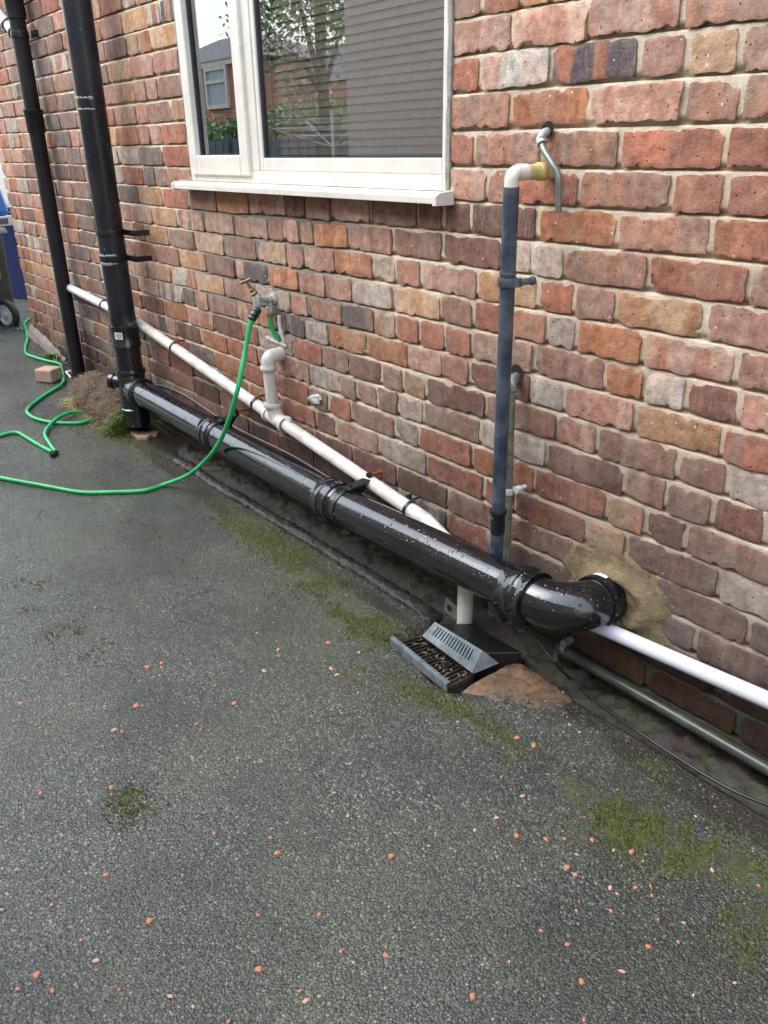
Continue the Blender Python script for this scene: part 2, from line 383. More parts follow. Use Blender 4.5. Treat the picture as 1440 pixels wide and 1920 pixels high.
def wnz2(t):
    n = t.n.new('ShaderNodeTexNoise'); n.inputs['Scale'].default_value = 5; n.inputs['Detail'].default_value = 5; t.link(t.tc.outputs['Object'], n.inputs['Vector']); return n.outputs['Color']
def ground_mat():
    t = NT('wet tarmac'); moss = t.attr('moss', 'Fac'); dirt = t.attr('dirt', 'Fac'); X = t.sep()
    wnz = t.n.new('ShaderNodeTexNoise'); wnz.inputs['Scale'].default_value = 260; wnz.inputs['Detail'].default_value = 2; t.link(t.tc.outputs['Object'], wnz.inputs['Vector'])
    wvm = t.n.new('ShaderNodeVectorMath'); wvm.operation = 'MULTIPLY_ADD'; t.link(wnz.outputs['Color'], wvm.inputs[0]); wvm.inputs[1].default_value = (.0052, .0052, .0); t.link(t.comb(X[0], X[1], t.math('MULTIPLY', X[2], .3)), wvm.inputs[2]); warp = wvm.outputs[0]
    d1 = t.voro(215, vec=warp); c1 = t.sep(t.voro(215, vec=warp, out='Color'))
    d2 = t.voro(430, vec=warp); c2 = t.sep(t.voro(430, vec=warp, out='Color'))
    n1 = t.noise(3.0, 5, .6); n2 = t.noise(22, 5, .65); n3 = t.noise(400, 2)
    ch = t.ramp(c1[0], [(0, (.030, .034, .034)), (.35, (.080, .076, .070)), (.65, (.13, .145, .138)), (.90, (.19, .205, .19)), (1, (.38, .38, .35))])
    ch2 = t.ramp(c2[1], [(0, (.024, .026, .027)), (.6, (.075, .083, .078)), (.9, (.14, .15, .14)), (1, (.26, .27, .25))])
    gate = t.math('GREATER_THAN', t.math('ADD', c1[2], t.math('MULTIPLY_ADD', t.noise(7, 3), 1.2, -.6)), .48)
    c = t.mix(gate, ch, ch2)
    edge = t.math('MULTIPLY', t.ramp(d1, [(.30, 0), (.52, 1)]), gate if False else 1.0)
    c = t.mix(t.math('MULTIPLY', edge, .62), c, (.014, .014, .012))
    c = t.mix(t.ramp(n1, [(.40, 0), (.66, .7)]), c, t.mix(.45, c, (.085, .080, .048)))
    c = t.mix(t.ramp(t.noise(1.3, 4), [(.42, 0), (.62, .5)]), c, t.mix(.5, c, (.06, .07, .035)))
    c = t.mix(t.ramp(t.noise(2.1, 4, .6, vec=t.map((1, 1, 1), off=(5, 3, 0))), [(.48, 0), (.60, .7)]), c, t.mix(.55, c, (.010, .012, .012)))
    # soil and fines
    dm = t.ramp(t.math('ADD', dirt, t.math('MULTIPLY_ADD', n2, .7, -.35)), [(.38, 0), (.58, .9)])
    c = t.mix(dm, c, t.mix(n2, (.008, .006, .004), (.045, .032, .020)))
    # moss
    mn = t.noise(16, 6, .75)
    mm = t.ramp(t.math('ADD', moss, t.math('MULTIPLY_ADD', mn, 2.2, -1.25)), [(.34, 0), (.75, .85)])
    mcol = t.ramp(t.noise(130, 4, .7), [(.3, (.018, .025, .006)), (.55, (.062, .078, .016)), (.75, (.13, .145, .035))])
    c = t.mix(mm, c, mcol)
    ck = t.voro(.9, vec=t.mix(.16, t.tc.outputs['Object'], wnz2(t)), feat='DISTANCE_TO_EDGE'); ckm = t.math('MULTIPLY', t.ramp(ck, [(.0012, 1), (.004, 0)]), t.ramp(t.noise(1.7, 3), [(.5, 0), (.56, .85)]))
    c = t.mix(ckm, c, (.008, .008, .007))
    c = t.mix(1.0, c, (.90, .88, .75), 'MULTIPLY')
    t.set('Base Color', c)
    wet = t.ramp(t.noise(5, 4, .6), [(.35, .0), (.65, .12)])
    r = t.math('ADD', t.math('MULTIPLY_ADD', c1[1], .30, .14), wet)
    r = t.math('MAXIMUM', r, t.math('MULTIPLY', mm, .9)); r = t.math('MAXIMUM', r, t.math('MULTIPLY', dm, .45))
    sheen = t.ramp(t.noise(.8, 3), [(.40, 0), (.6, .13)]); r = t.math('SUBTRACT', r, sheen); t.set('Roughness', t.math('MAXIMUM', r, .08)); t.set('Specular IOR Level', .55)
    h = t.math('SUBTRACT', t.math('MULTIPLY', c1[0], .9), t.math('POWER', d1, 2.0))
    h = t.math('SUBTRACT', h, t.math('MULTIPLY', d2, .35)); h = t.math('ADD', h, t.math('MULTIPLY', n3, .1))
    h = t.math('ADD', h, t.math('MULTIPLY', mm, t.math('MULTIPLY', t.noise(190, 4, .7), 1.6)))
    t.bump(h, 1.0, .0023); return t.m
m_ground = ground_mat()
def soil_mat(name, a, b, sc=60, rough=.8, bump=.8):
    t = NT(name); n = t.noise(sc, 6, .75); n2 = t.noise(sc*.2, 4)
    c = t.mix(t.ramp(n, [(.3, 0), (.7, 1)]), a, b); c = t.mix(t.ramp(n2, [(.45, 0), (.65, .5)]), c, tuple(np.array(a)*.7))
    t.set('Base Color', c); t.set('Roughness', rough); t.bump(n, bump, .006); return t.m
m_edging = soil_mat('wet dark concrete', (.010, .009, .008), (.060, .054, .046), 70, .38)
m_rust = soil_mat('rust brown concrete', (.04, .026, .015), (.26, .155, .08), 50, .5, 1)
m_root = soil_mat('matted roots', (.035, .024, .015), (.18, .12, .075), 70, .95, 1)
m_plinth = soil_mat('stained render', (.12, .095, .08), (.30, .235, .20), 22, .8, .8)
def leafm(name, a, b, rough=.5):
    t = NT(name); oi = t.n.new('ShaderNodeObjectInfo'); n = t.noise(20, 2); v = t.attr('rnd', 'Fac')
    t.set('Base Color', t.mix(v, a, b)); t.set('Roughness', rough)
    t.set('Subsurface Weight', 0.0); return t.m
m_moss = leafm('moss', (.018, .026, .005), (.115, .13, .028), .7)
m_grass = leafm('grass', (.05, .11, .015), (.16, .26, .04), .5)
m_yellow = leafm('yellowed grass', (.22, .19, .05), (.42, .36, .11), .6)
m_fibre = leafm('dry fibres', (.07, .045, .025), (.26, .18, .11), .8)
m_leaf = leafm('leaves', (.06, .13, .04), (.24, .34, .12), .5)
m_bark = soil_mat('bark', (.05, .04, .03), (.13, .10, .07), 30)

# ================================================================== GROUND
def axis(a, b, step, far, growth=1.5):
    x = list(np.arange(a, b+1e-6, step)); s = step
    while x[-1] < far: s *= growth; x.append(x[-1]+s)
    s = step; y = x[0]; L = []
    while y > -far: s *= growth; y -= s; L.append(y)
    return np.array(L[::-1]+x)
gx = axis(-6.6, .8, .022, 90)
gy_f = list(np.arange(-1.6, -.2, .022))+list(np.arange(-.2, .03, .008))
s = .022; L = []; y = -1.6
while y > -90: s *= 1.4; y -= s; L.append(y)
s = .02; y = gy_f[-1]; Rr = []
while y < 60: s *= 1.5; y += s; Rr.append(y)
gyy = np.array(L[::-1]+gy_f+Rr)
GX, GY = np.meshgrid(gx, gyy, indexing='ij')
GZ = gz(GX, GY)
V = np.stack([GX, GY, GZ], -1).reshape(-1, 3)
moss = np.zeros(len(V)); dirt = np.zeros(len(V))
def blob(px, py, rx, ry, amt, arr, ang=0, z=.06):
    c = onZ(px, py, z); dx = V[:, 0]-c[0]; dy = V[:, 1]-c[1]; ca, sa = math.cos(ang), math.sin(ang)
    u = (dx*ca+dy*sa)/rx; v = (-dx*sa+dy*ca)/ry
    np.maximum(arr, amt*np.exp(-(u*u+v*v)*.9), out=arr)
MOSS = [(470, 985, .32, .09, .95), (540, 1030, .25, .08, .9), (600, 1090, .22, .07, .85), (660, 1150, .16, .06, .8), (560, 1130, .2, .08, .45), (720, 1165, .12, .05, .8),
        (240, 830, .28, .05, 1.0), (200, 815, .25, .06, .6), (130, 810, .3, .12, .4), (650, 1160, .12, .08, .8), (700, 1200, .08, .05, .85), (760, 1280, .07, .04, .85), (800, 1300, .06, .04, .8), (860, 1330, .08, .04, .8),
        (930, 1370, .09, .05, .75), (1000, 1420, .08, .05, .5), (1100, 1480, .10, .06, .75), (1150, 1540, .12, .07, .9), (1230, 1530, .12, .07, .85), (1300, 1600, .12, .06, .95),
        (1380, 1620, .12, .07, .95), (1410, 1700, .06, .08, .75), (1420, 1780, .04, .07, .6), (1220, 1430, .06, .04, .7), (240, 1500, .07, .05, .75), (160, 1180, .15, .12, .4), (60, 1120, .2, .1, .35),
        (100, 740, .35, .12, .5), (60, 700, .3, .1, .4), (180, 840, .1, .08, .4), (640, 1240, .12, .08, .35), (300, 1010, .3, .1, .3), (1080, 1560, .06, .04, .5), (800, 1180, .04, .02, .6), (220, 1390, .07, .04, .3)]
for a in MOSS: blob(a[0], a[1], a[2], a[3], a[4], moss)
for a in [(835, 1220, .14, .1, .9), (700, 1120, .3, .04, .7), (560, 1040, .4, .035, .7), (430, 960, .5, .035, .8), (330, 880, .4, .05, .9), (300, 830, .25, .06, .8), (1100, 1330, .12, .05, .8), (1250, 1440, .2, .05, .9), (1380, 1520, .2, .05, .9), (870, 1290, .1, .06, .6)]:
    blob(*a, dirt)
inch = (V[:, 1] > -.1) & (V[:, 1] < .3) & (V[:, 0] > -5); dirt[inch] = 1.0
inch = (V[:, 1] > -.11) & (V[:, 1] < .3) & (V[:, 0] > -1.2); dirt[inch] = 1.0
g = MB(); g.v = [V]; g.f = grid_faces(len(gx), len(gyy)); g.n = len(V)
go = g.build('ground', m_ground, ang=180, attrs={'moss': ('FLOAT', moss), 'dirt': ('FLOAT', dirt)}); go['kind'] = 'structure'

# ================================================================== HOUSE
house = T('house', 'red brick house wall with cream window, pipes fixed along its foot', 'house', (-2.2, 0, 0))
CO = .075
XL, XR = -5.37, 1.6; ZT = 3.0
WX0, WX1, WZ0 = -2.935, -1.552, 1.16
def krow(z): return int(math.floor((1.22-z)/CO))
ANCH = {}
def anc(px, py):
    p = onY(px, py, 0); ANCH.setdefault(krow(p[2]), []).append(p[0])
for q in [(1282, 25), (1104, 45), (904, 28), (962, 70), (1108, 50+0), (900, 145), (1034, 120), (1200, 100), (1386, 100), (958, 210), (1105, 205), (1283, 190), (890, 290), (1163, 285), (1360, 287),
          (914, 355), (1088, 345), (1260, 350), (884, 410), (1008, 420), (1158, 440), (1333, 450), (940, 480), (1057, 500), (1215, 520), (1405, 535), (896, 550), (1008, 560), (1153, 585), (1321, 600),
          (1205, 665), (1381, 685), (1289, 730), (1135, 700), (1192, 775), (1354, 830), (1271, 875), (1120, 830), (1171, 910), (1336, 960), (1138, 945), (1286, 1015), (1348, 1095), (1025, 620), (1060, 730), (1047, 780),
          (502, 406), (530, 410), (574, 408), (622, 412), (695, 410), (784, 402), (503, 433), (562, 440), (588, 447), (654, 451), (737, 460), (830, 472),
          (481, 472), (537, 477), (571, 486), (627, 494), (700, 508), (789, 522), (503, 513), (560, 522), (610, 536), (660, 547), (738, 563), (827, 585),
          (545, 560), (577, 572), (642, 586), (702, 605), (787, 624), (571, 602), (616, 622), (688, 650), (766, 672), (829, 688), (549, 644), (605, 661), (655, 680), (715, 700), (799, 727), (581, 694), (638, 719), (669, 727), (747, 758), (616, 744), (658, 763)]:
    anc(*q)
COLS = {0: ((.36, .125, .072), (.28, .10, .065)), 1: ((.46, .20, .085), (.36, .13, .06)), 2: ((.46, .29, .22), (.36, .17, .12)), 3: ((.50, .46, .40), (.42, .33, .27)),
        4: ((.155, .068, .055), (.11, .05, .045)), 5: ((.27, .185, .145), (.24, .12, .09)), 6: ((.48, .32, .19), (.44, .22, .10)), 7: ((.085, .082, .09), (.14, .11, .10)), 8: ((.38, .18, .115), (.30, .18, .135))}
SPEC = [(1230, 110, 2), (1280, 110, 2), (1430, 100, 2), (1100, 120, 0), (1180, 200, 2), (1360, 190, 8), (1265, 280, 0), (1420, 280, 0), (1160, 360, 8), (1360, 360, 0), (1240, 440, 8), (1390, 440, 0), (1310, 520, 0), (1430, 560, 5),
        (1090, 590, 8), (1240, 590, 6), (1400, 610, 5), (1160, 650, 1), (1290, 670, 0), (1420, 690, 5), (1210, 730, 3), (1360, 760, 4), (1250, 810, 6), (1400, 840, 0), (1180, 860, 5), (1400, 910, 3), (1250, 950, 5), (1390, 1000, 4), (1210, 1000, 4), (1370, 1060, 5), (1290, 1080, 4),
        (970, 90, 2), (930, 50, 2), (870, 80, 2), (930, 150, 2), (1160, 40, 2), (1300, 20, 8), (740, 515, 3), (860, 515, 2), (727, 658, 1), (785, 766, 3), (773, 815, 3), (782, 853, 3), (700, 800, 5), (520, 632, 3), (765, 567, 6), (613, 538, 2), (482, 509, 2), (523, 480, 2), (555, 490, 2), (595, 495, 2), (584, 527, 2), (665, 500, 1), (534, 515, 1),
        (620, 570, 0), (680, 600, 0), (750, 620, 0), (840, 650, 0), (650, 640, 1), (640, 670, 5), (590, 590, 8), (830, 740, 4), (1075, 700, 5), (1000, 660, 5), (1075, 540, 0), (960, 400, 4), (900, 460, 5), (860, 400, 4), (700, 460, 2), (730, 400, 5), (830, 410, 4), (770, 470, 5), (880, 480, 4), (1060, 430, 1), (1090, 280, 8), (950, 290, 8), (870, 240, 8), (870, 280, 0), (550, 410, 4)]
SP = []
for px, py, k in SPEC:
    p = onY(px, py, 0); SP.append((p[0], p[2], k))
def split_gap(a, b, rng):
    g = b-a
    if g < .17: return [(a, b)]
    out = []
    x = b; L = []
    while x > a+.02:
        l = .228 if rng.rand() > .22 else .114
        L.append(l); x -= l
    tot = sum(L)
    if tot > g+.114: L[-1] -= .114 if L[-1] > .2 else 0
    if L[-1] < .05: L.pop()
    sc_ = g/sum(L); x = b
    for l in L: out.append((x-l*sc_, x)); x -= l*sc_
    return out
rows = range(krow(ZT), krow(-.12)+1)
bricks = []
rng = np.random.RandomState(5)
for k in rows:
    zt = 1.22-CO*k; zb = zt-CO
    a = sorted(set(round(x, 3) for x in ANCH.get(k, [])))
    a2 = []
    for x in a:
        if not a2 or x-a2[-1] > .055: a2.append(x)
    a = a2
    segs = [(XL, XR)] if zb+.012 < WZ0-.01 else [(XL, WX0), (WX1, XR)]
    for (s0, s1) in segs:
        inner = [x for x in a if s0+.05 < x < s1-.05]
        st = .114 if k % 2 else .228
        bd = [s0, s0+st*(1+rng.uniform(-.06, .06))] if s0 == XL else [s0]
        if not inner: inner = [s1-.3-(.114 if k % 2 else 0)-rng.uniform(0, .05)]
        bd += [x for x in inner if x > bd[-1]+.05]
        bd.append(s1)
        for u, v in zip(bd[:-1], bd[1:]): 
            for (p0, p1) in split_gap(u, v, rng): bricks.append((k, p0, p1, zb, zt))
qx0, qx1 = -4.42, -4.05
BV, BF, bcol, balt, bid = [], [], [], [], []; nb = 0
JW = .0065
def warp(x, k): return (noise(x*1.7, k*.37, 3)-.5)*.008+(noise(x*.6, k*.1, 4)-.5)*.012
def make_brick(k, x0, x1, zb, zt, rng, yflip=None):
    global nb
    w_ = x1-x0; xc = (x0+x1)/2
    near = xc > -2.6 and xc < .3 and zt < 1.9
    nx = max(6, int(w_/(.0065 if near else .022)))+1; nz = 11 if near else 6
    j = rng.uniform(.0052, .0088, 4)
    X0, X1, Z0, Z1 = x0+j[0], x1-j[1], zb+j[2]*.9, zt-j[3]*.75
    u = np.linspace(-1, 1, nx); v = np.linspace(-1, 1, nz)
    u = np.sign(u)*(1-(1-np.abs(u))**1.25); v = np.sign(v)*(1-(1-np.abs(v))**1.35)
    U, W = np.meshgrid(u, v, indexing='ij')
    hw, hh = (X1-X0)/2, (Z1-Z0)/2; rc = rng.uniform(.002, .010)
    # rounded corners
    ax = np.abs(U)*hw; az = np.abs(W)*hh
    ex = np.maximum(ax-(hw-rc), 0); ez = np.maximum(az-(hh-rc), 0); L_ = np.hypot(ex, ez); mx = np.maximum(ex, ez)
    k_ = np.where(L_ > 1e-9, mx/np.maximum(L_, 1e-9), 1)
    ax = np.where(ex > 0, (hw-rc)+ex*k_, ax); az = np.where(ez > 0, (hh-rc)+ez*k_, az)
    x = np.sign(U)*ax; z = np.sign(W)*az
    sd_ = rng.randint(1000)
    edge = np.maximum(np.abs(U), np.abs(W))
    am = .0046 if near else .004
    dz = ((fbm((x+xc)*30, W*.0+sd_+np.sign(W)*3, sd_, 4)-.5)*am*2+(np.maximum(fbm((x+xc)*45, W*.0+sd_+np.sign(W)*7, sd_+9)-.62, 0)*-.03*np.sign(W) if near else 0))*np.abs(W)**3
    dx = (fbm((z)*50+sd_, U*0+np.sign(U)*5, sd_+7, 4)-.5)*am*1.7*np.abs(U)**6
    tilt = rng.uniform(-.012, .012)
    px = x+xc+dx; pz = z+(Z0+Z1)/2+dz+tilt*x
    proud = rng.uniform(.0, .0045)
    tx, tz = rng.uniform(-.02, .02), rng.uniform(-.05, .03)
    y = -proud+tx*x+tz*z*.6+(fbm((x+xc)*18, z*18+sd_, sd_+3)-.5)*.0042+(fbm((x+xc)*70, z*70+sd_, sd_+5)-.5)*.0022
    e = np.clip((edge-.62)/.38, 0, 1); 
    y = y+np.where(edge > .97, .0006, 0)+e**3*.0002
    # chips
    if rng.rand() < .3:
        cx, cz = rng.choice([-1, 1])*hw, rng.choice([-1, 1])*hh; dd = np.hypot(x-cx, z-cz); y = y+.010*np.exp(-(dd/rng.uniform(.008, .02))**2)
    P = np.stack([px, y, pz+warp(px, k)], -1)
    # skirt
    n = nx*nz; base = nb
    BV.append(P.reshape(-1, 3)); F = grid_faces(nx, nz, base)
    BF.extend(F.tolist())
    ring = [i*nz for i in range(nx)]+[(nx-1)*nz+jj for jj in range(1, nz)]+[i*nz+nz-1 for i in range(nx-2, -1, -1)]+[jj for jj in range(nz-2, 0, -1)]
    rp = P.reshape(-1, 3)[ring].copy(); cen = np.array([xc, 0, (zb+zt)/2]); rp[:, 1] = .03
    rp[:, 0] = cen[0]+(rp[:, 0]-cen[0])*(1-.002/hw); rp[:, 2] = cen[2]+(rp[:, 2]-cen[2])*.96
    m = len(ring); BV.append(P.reshape(-1, 3)[ring]); BV.append(rp)
    for i in range(m):
        i2 = (i+1) % m; BF.append([base+n+i2, base+n+i, base+n+m+i, base+n+m+i2])
    m = 2*m; nb += n+m
    # colour of the clay
    zc = (zb+zt)/2; kind = None
    for sx, sz, kk in SP:
        if x0 <= sx <= x1 and zb <= sz <= zt: kind = kk
    if kind is None:
        if qx0 < xc < qx1: pr = [.05, .03, .05, .02, .2, .1, 0, .5, .05]
        elif xc < -2.95 and zc > .7: pr = [.10, .06, .25, .07, .03, .22, .10, .04, .13]
        elif xc < -2.3: pr = [.27, .08, .16, .04, .07, .16, .05, .01, .16]
        elif zc < .38: pr = [.15, .02, .03, .05, .42, .28, .0, .05, 0]
        elif zc < .62: pr = [.28, .03, .10, .10, .18, .24, .02, .0, .05]
        else: pr = [.34, .09, .17, .05, .04, .08, .07, .0, .16]
        pr = np.array(pr); kind = rng.choice(9, p=pr/pr.sum())
    c0, c1 = COLS[kind]; f = rng.uniform(.82, 1.18); hue = rng.uniform(-.02, .02)
    mean_ = np.array([.34, .185, .12]); f *= 1.06; c0 = np.clip((np.array(c0)*.74+mean_*.26)*f+[hue, 0, 0], .01, .9); c1 = (np.array(c1)*.8+mean_*.2)*f
    if rng.rand() < .22 and kind in (0, 2, 5, 8): c1 = np.array(COLS[rng.choice([2, 3, 6, 7, 5])][0])*.95
    q = n+m
    bcol.append(np.tile([*c0, 1], (q, 1))); balt.append(np.tile([*c1, 1], (q, 1))); bid.append(np.full(q, rng.rand()))
# hole where the soil pipe enters, leave bricks but patch on top
for (k, p0, p1, zb, zt) in bricks: make_brick(k, p0, p1, zb, zt, rng)
# return wall at the far corner (runs back from the corner)
def rot_ret(P):
    Q = P.copy(); Q[:, 0] = XL+P[:, 1]+.0; Q[:, 1] = (XL-P[:, 0])*-1*-1; return Q
n_front = nb; i_front = len(BV)
for k in rows:
    zt = 1.22-CO*k; zb = zt-CO; x = -8.0+(0 if k % 2 else .114)
    while x < XL-.15:
        l = .228
        make_brick(k, x, min(x+l, XL-.003), zb, zt, rng); x += l
for i in range(i_front, len(BV)):
    P = BV[i]; Q = P.copy(); Q[:, 0] = XL+P[:, 1]+.0035; Q[:, 1] = XL-P[:, 0]+.0035; BV[i] = Q
# (the flipped copy would have reversed faces: reverse them)
BF = [f if max(f) < n_front else f[::-1] for f in BF]
bm_ = MB(); bm_.v = [np.concatenate(BV)]; bm_.f = BF; bm_.n = nb
wall = bm_.build('brick_wall', m_brick, house, ang=180, attrs={'bcol': ('FLOAT_COLOR', np.concatenate(bcol)), 'balt': ('FLOAT_COLOR', np.concatenate(balt)), 'bid': ('FLOAT', np.concatenate(bid))})

# mortar bed sheet
mx_ = np.concatenate([np.arange(XL+.002, -2.6, .018), np.arange(-2.6, .3, .0085), np.arange(.3, XR, .05)])
prof = [(0.0, .006), (.0030, .0135), (.0092, .0140), (.0112, .0035), (.015, .0022), (.03, .0032), (.052, .0032), (.066, .0030), (.0715, .0040)]
zs, ys = [], []
for k in rows:
    for o, d in prof[::1]: zs.append(1.22-CO*k-o); ys.append(d)
MXg, KZ = np.meshgrid(mx_, np.arange(len(zs)), indexing='ij')
Zb = np.array(zs)[KZ]; Yb = np.array(ys)[KZ]; kk = (KZ//len(prof)) + rows[0]
kf = (1.22-Zb)/CO
# joint top follows bottom of upper brick: shift so the recess lies just under the brick above
Zb = Zb+.0112
Wz = np.vectorize(lambda a: a)(kf)
Zw = Zb+warp(MXg, np.round(kf-.3))*0
frac = kf-np.floor(kf)
Zw = Zb+warp(MXg, np.floor(kf-.001))*(frac > .1)*1.0+(frac <= .1)*(warp(MXg, np.floor(kf))*.5+warp(MXg, np.floor(kf)-1)*.5)
Yw = Yb+(fbm(MXg*22, Zw*22, 21)-.5)*.0055+(fbm(MXg*95, Zw*95, 31)-.5)*.0030
Yw = np.where(Yb > .011, np.maximum(Yw, .0080), np.maximum(Yw, -.0015))
Vm = np.stack([MXg, Yw, Zw], -1).reshape(-1, 3)
nzm = len(zs); F = grid_faces(len(mx_), nzm)
cxm = Vm[F].mean(1)
hole = (cxm[:, 0] > WX0+.004) & (cxm[:, 0] < WX1-.004) & (cxm[:, 2] > WZ0+.003)
F = F[~hole][:, ::-1]
gk = sstep(-3.1, -2.9, Vm[:, 0])*sstep(-1.75, -2.1, Vm[:, 0])*sstep(1.20, 1.12, Vm[:, 2])*sstep(.60, .75, Vm[:, 2])*1.0
gk = np.maximum(gk, .75*sstep(-2.3, -1.9, Vm[:, 0])*0)
mm = MB(); mm.v = [Vm]; mm.f = F; mm.n = len(Vm)
mm.build('mortar_joints', m_mortar, house, ang=180, attrs={'grey': ('FLOAT', gk)})
b = MB()   # solid wall behind the facing, with the room opening left free
t_ = .016
b.box(((XL+.02+WX0)/2, .14+t_, 1.43), (WX0-XL-.02, .24, 3.1)); b.box(((WX1+XR)/2, .14+t_, 1.43), (XR-WX1, .24, 3.1))
b.box(((WX0+WX1)/2, .14+t_, .52), (WX1-WX0-.002, .24, 1.27)); b.box(((WX0+WX1)/2, .14+t_, 2.79), (WX1-WX0-.002, .24, .38))
b.box((XL+.02+.12+t_, 1.4, 1.43), (.24, 2.2, 3.1))
b.build('inner_leaf', m_mortar, house, smooth=False)
# sand mortar patch round the soil pipe
pc = np.array([-.955, 0, .30]); n1, n2 = 40, 44
Vp = []
for i in range(n1):
    t = i/(n1-1)
    for j in range(n2):
        a = j*2*math.pi/n2
        R = (.098+.065*noise(math.cos(a)*1.6+3.3, math.sin(a)*1.6+3.3, 77)+.04*noise(math.cos(a)*4+9, math.sin(a)*4+9, 8))*(1+.18*max(math.cos(a-.3), 0)+.1*max(math.cos(a-2.2), 0))
        if -.9 > math.sin(a): R *= .72
        r = R*t; x, z = pc[0]+r*math.cos(a)*1.15, pc[2]+r*math.sin(a)*.80
        th = .0035+.012*(1-t)**1.5+(fbm(x*30, z*45, 88)-.5)*.009+.018*math.exp(-((r-.072)/.018)**2)
        th = th*(1-sstep(.7, 1.0, t))-.010*sstep(.72, 1, t)
        Vp.append((x, -th, z))
Fp = [[i*n2+j, i*n2+(j+1) % n2, (i+1)*n2+(j+1) % n2, (i+1)*n2+j] for i in range(n1-1) for j in range(n2)]
mp = MB().add(Vp, Fp); mp.build('mortar_patch', m_patch, house, ang=180)
# stained rendered plinth at the far corner
b = MB(); px_ = np.linspace(-5.42, -4.8, 30)
top = .275-.085*sstep(-5.3, -4.8, px_)+(fbm(px_*9, 0, 3)-.5)*.03
Vq = []
for x, z in zip(px_, top):
    o = -.022+(noise(x*14, 0, 9)-.5)*.012
    Vq += [(x, o-.01, .0), (x, o, z-.03), (x, o+.02, z), (x, .02, z+.01)]
b.add(Vq, [[i*4+j, (i+1)*4+j, (i+1)*4+j+1, i*4+j+1] for i in range(29) for j in range(3)]+[[0, 1, 2, 3], [119, 118, 117, 116]])
b.build('plinth', m_plinth, house, ang=60)

# ---- window (part) with sub-parts
FY = -.004
wf = MB()
def bar(b, x0, x1, z0, z1, y0, y1): b.box(((x0+x1)/2, (y0+y1)/2, (z0+z1)/2), (x1-x0, y1-y0, z1-z0))
ZW1 = 2.6
fx0, fx1 = WX0+.008, WX1-.006
bar(wf, fx0, fx0+.035, WZ0+.008, ZW1, FY, .07); bar(wf, fx1-.016, fx1, WZ0+.008, ZW1, FY, .07)
bar(wf, fx0+.035, fx1-.016, WZ0+.008, WZ0+.045, FY, .07); bar(wf, fx0+.035, fx1-.016, ZW1-.05, ZW1, FY, .07)
ml = onY(478, 150, 0)[0]; mlx0, mlx1 = -2.50, -2.442
bar(wf, mlx0, mlx1, WZ0+.045, ZW1-.05, FY+.0005, .07)
# right light bead
rx0, rx1, rz0 = mlx1+.02, fx1-.024, WZ0+.083
bar(wf, mlx1, rx0, WZ0+.045, ZW1-.05, FY+.004, .05); bar(wf, rx1, fx1-.016, WZ0+.045, ZW1-.05, FY+.004, .05); bar(wf, rx0, rx1, WZ0+.045, rz0, FY+.004, .05)
win = wf.build('window', m_upvc, house, bevel=.003, smooth=False)
sb = MB(); sx0, sx1 = fx0+.02, mlx0+.012; sz0 = WZ0+.03
bar(sb, sx0, sx0+.052, sz0, ZW1-.03, FY-.012, .03); bar(sb, sx1-.055, sx1, sz0, ZW1-.03, FY-.012, .03); bar(sb, sx0+.052, sx1-.055, sz0, sz0+.062, FY-.012, .03)
bar(sb, sx0+.052, sx1-.055, ZW1-.09, ZW1-.03, FY-.012, .03)
sb.build('sash', m_upvc, win, bevel=.004, smooth=False)
gb = MB()
def gasket_shade(x0, x1, z0, z1, y):
    bar(gb, x0, x0+.008, z0, z1, y, y+.012); bar(gb, x1-.004, x1, z0, z1, y, y+.012); bar(gb, x0+.008, x1-.004, z0, z0+.004, y, y+.012)  # rubber seal; left strip widened in black to paint the rebate's shade
gl0, gl1, glz = sx0+.052, sx1-.055, sz0+.062
gasket_shade(gl0, gl1, glz, ZW1-.09, .004); gasket_shade(rx0, rx1, rz0, ZW1-.05, .006)
gb.build('gasket_shade', m_gasket_shade, win, smooth=False)
tg = NT('window glass'); 
lw = tg.n.new('ShaderNodeFresnel'); lw.inputs['IOR'].default_value = 1.52
fac = tg.math('MINIMUM', tg.math('MULTIPLY_ADD', lw.outputs[0], 2.5, .14), 1.0)
gls = tg.n.new('ShaderNodeBsdfGlossy'); gls.inputs['Roughness'].default_value = .004; gls.inputs['Color'].default_value = (.93, .97, 1, 1)
trn = tg.n.new('ShaderNodeBsdfTransparent'); trn.inputs['Color'].default_value = (.95, .97, .96, 1)
mxs = tg.n.new('ShaderNodeMixShader'); tg.link(fac, mxs.inputs[0]); tg.link(trn.outputs[0], mxs.inputs[1]); tg.link(gls.outputs[0], mxs.inputs[2]); tg.link(mxs.outputs[0], tg.out.inputs['Surface'])
m_glass = tg.m
def pane(x0, x1, z0, z1, y):
    p = MB(); p.add([(x0, y, z0), (x1, y, z0), (x1, y, z1), (x0, y, z1)], [[0, 1, 2, 3]]); return p.build('glass_pane', m_glass, win, smooth=False)
pane(gl0+.004, gl1-.002, glz+.002, ZW1-.09, .012); pane(rx0+.004, rx1-.002, rz0+.002, ZW1-.05, .014)
m_blind = simple('pleated blind', (.85, .78, .68), .8, var=.08, scale=60)
bl = MB()
for q, z in enumerate(np.arange(rz0+.012, ZW1, .021)):
    dz_ = .0008*math.sin(q*2.3); bl.add([(rx0-.03, .052, z-.004+dz_), (rx1+.02, .052, z-.004), (rx1+.02, .062, z+.0168), (rx0-.03, .062, z+.0168+dz_)], [[0, 1, 2, 3]])
bl.tube([(rx0+.3*(rx1-rx0), .048, rz0), (rx0+.3*(rx1-rx0)-.004, .048, ZW1)], .0012, 6)
bl.build('blind', m_blind, win, smooth=False)
rm = MB(); m_room = simple('dark room', (.12, .11, .10), .9)
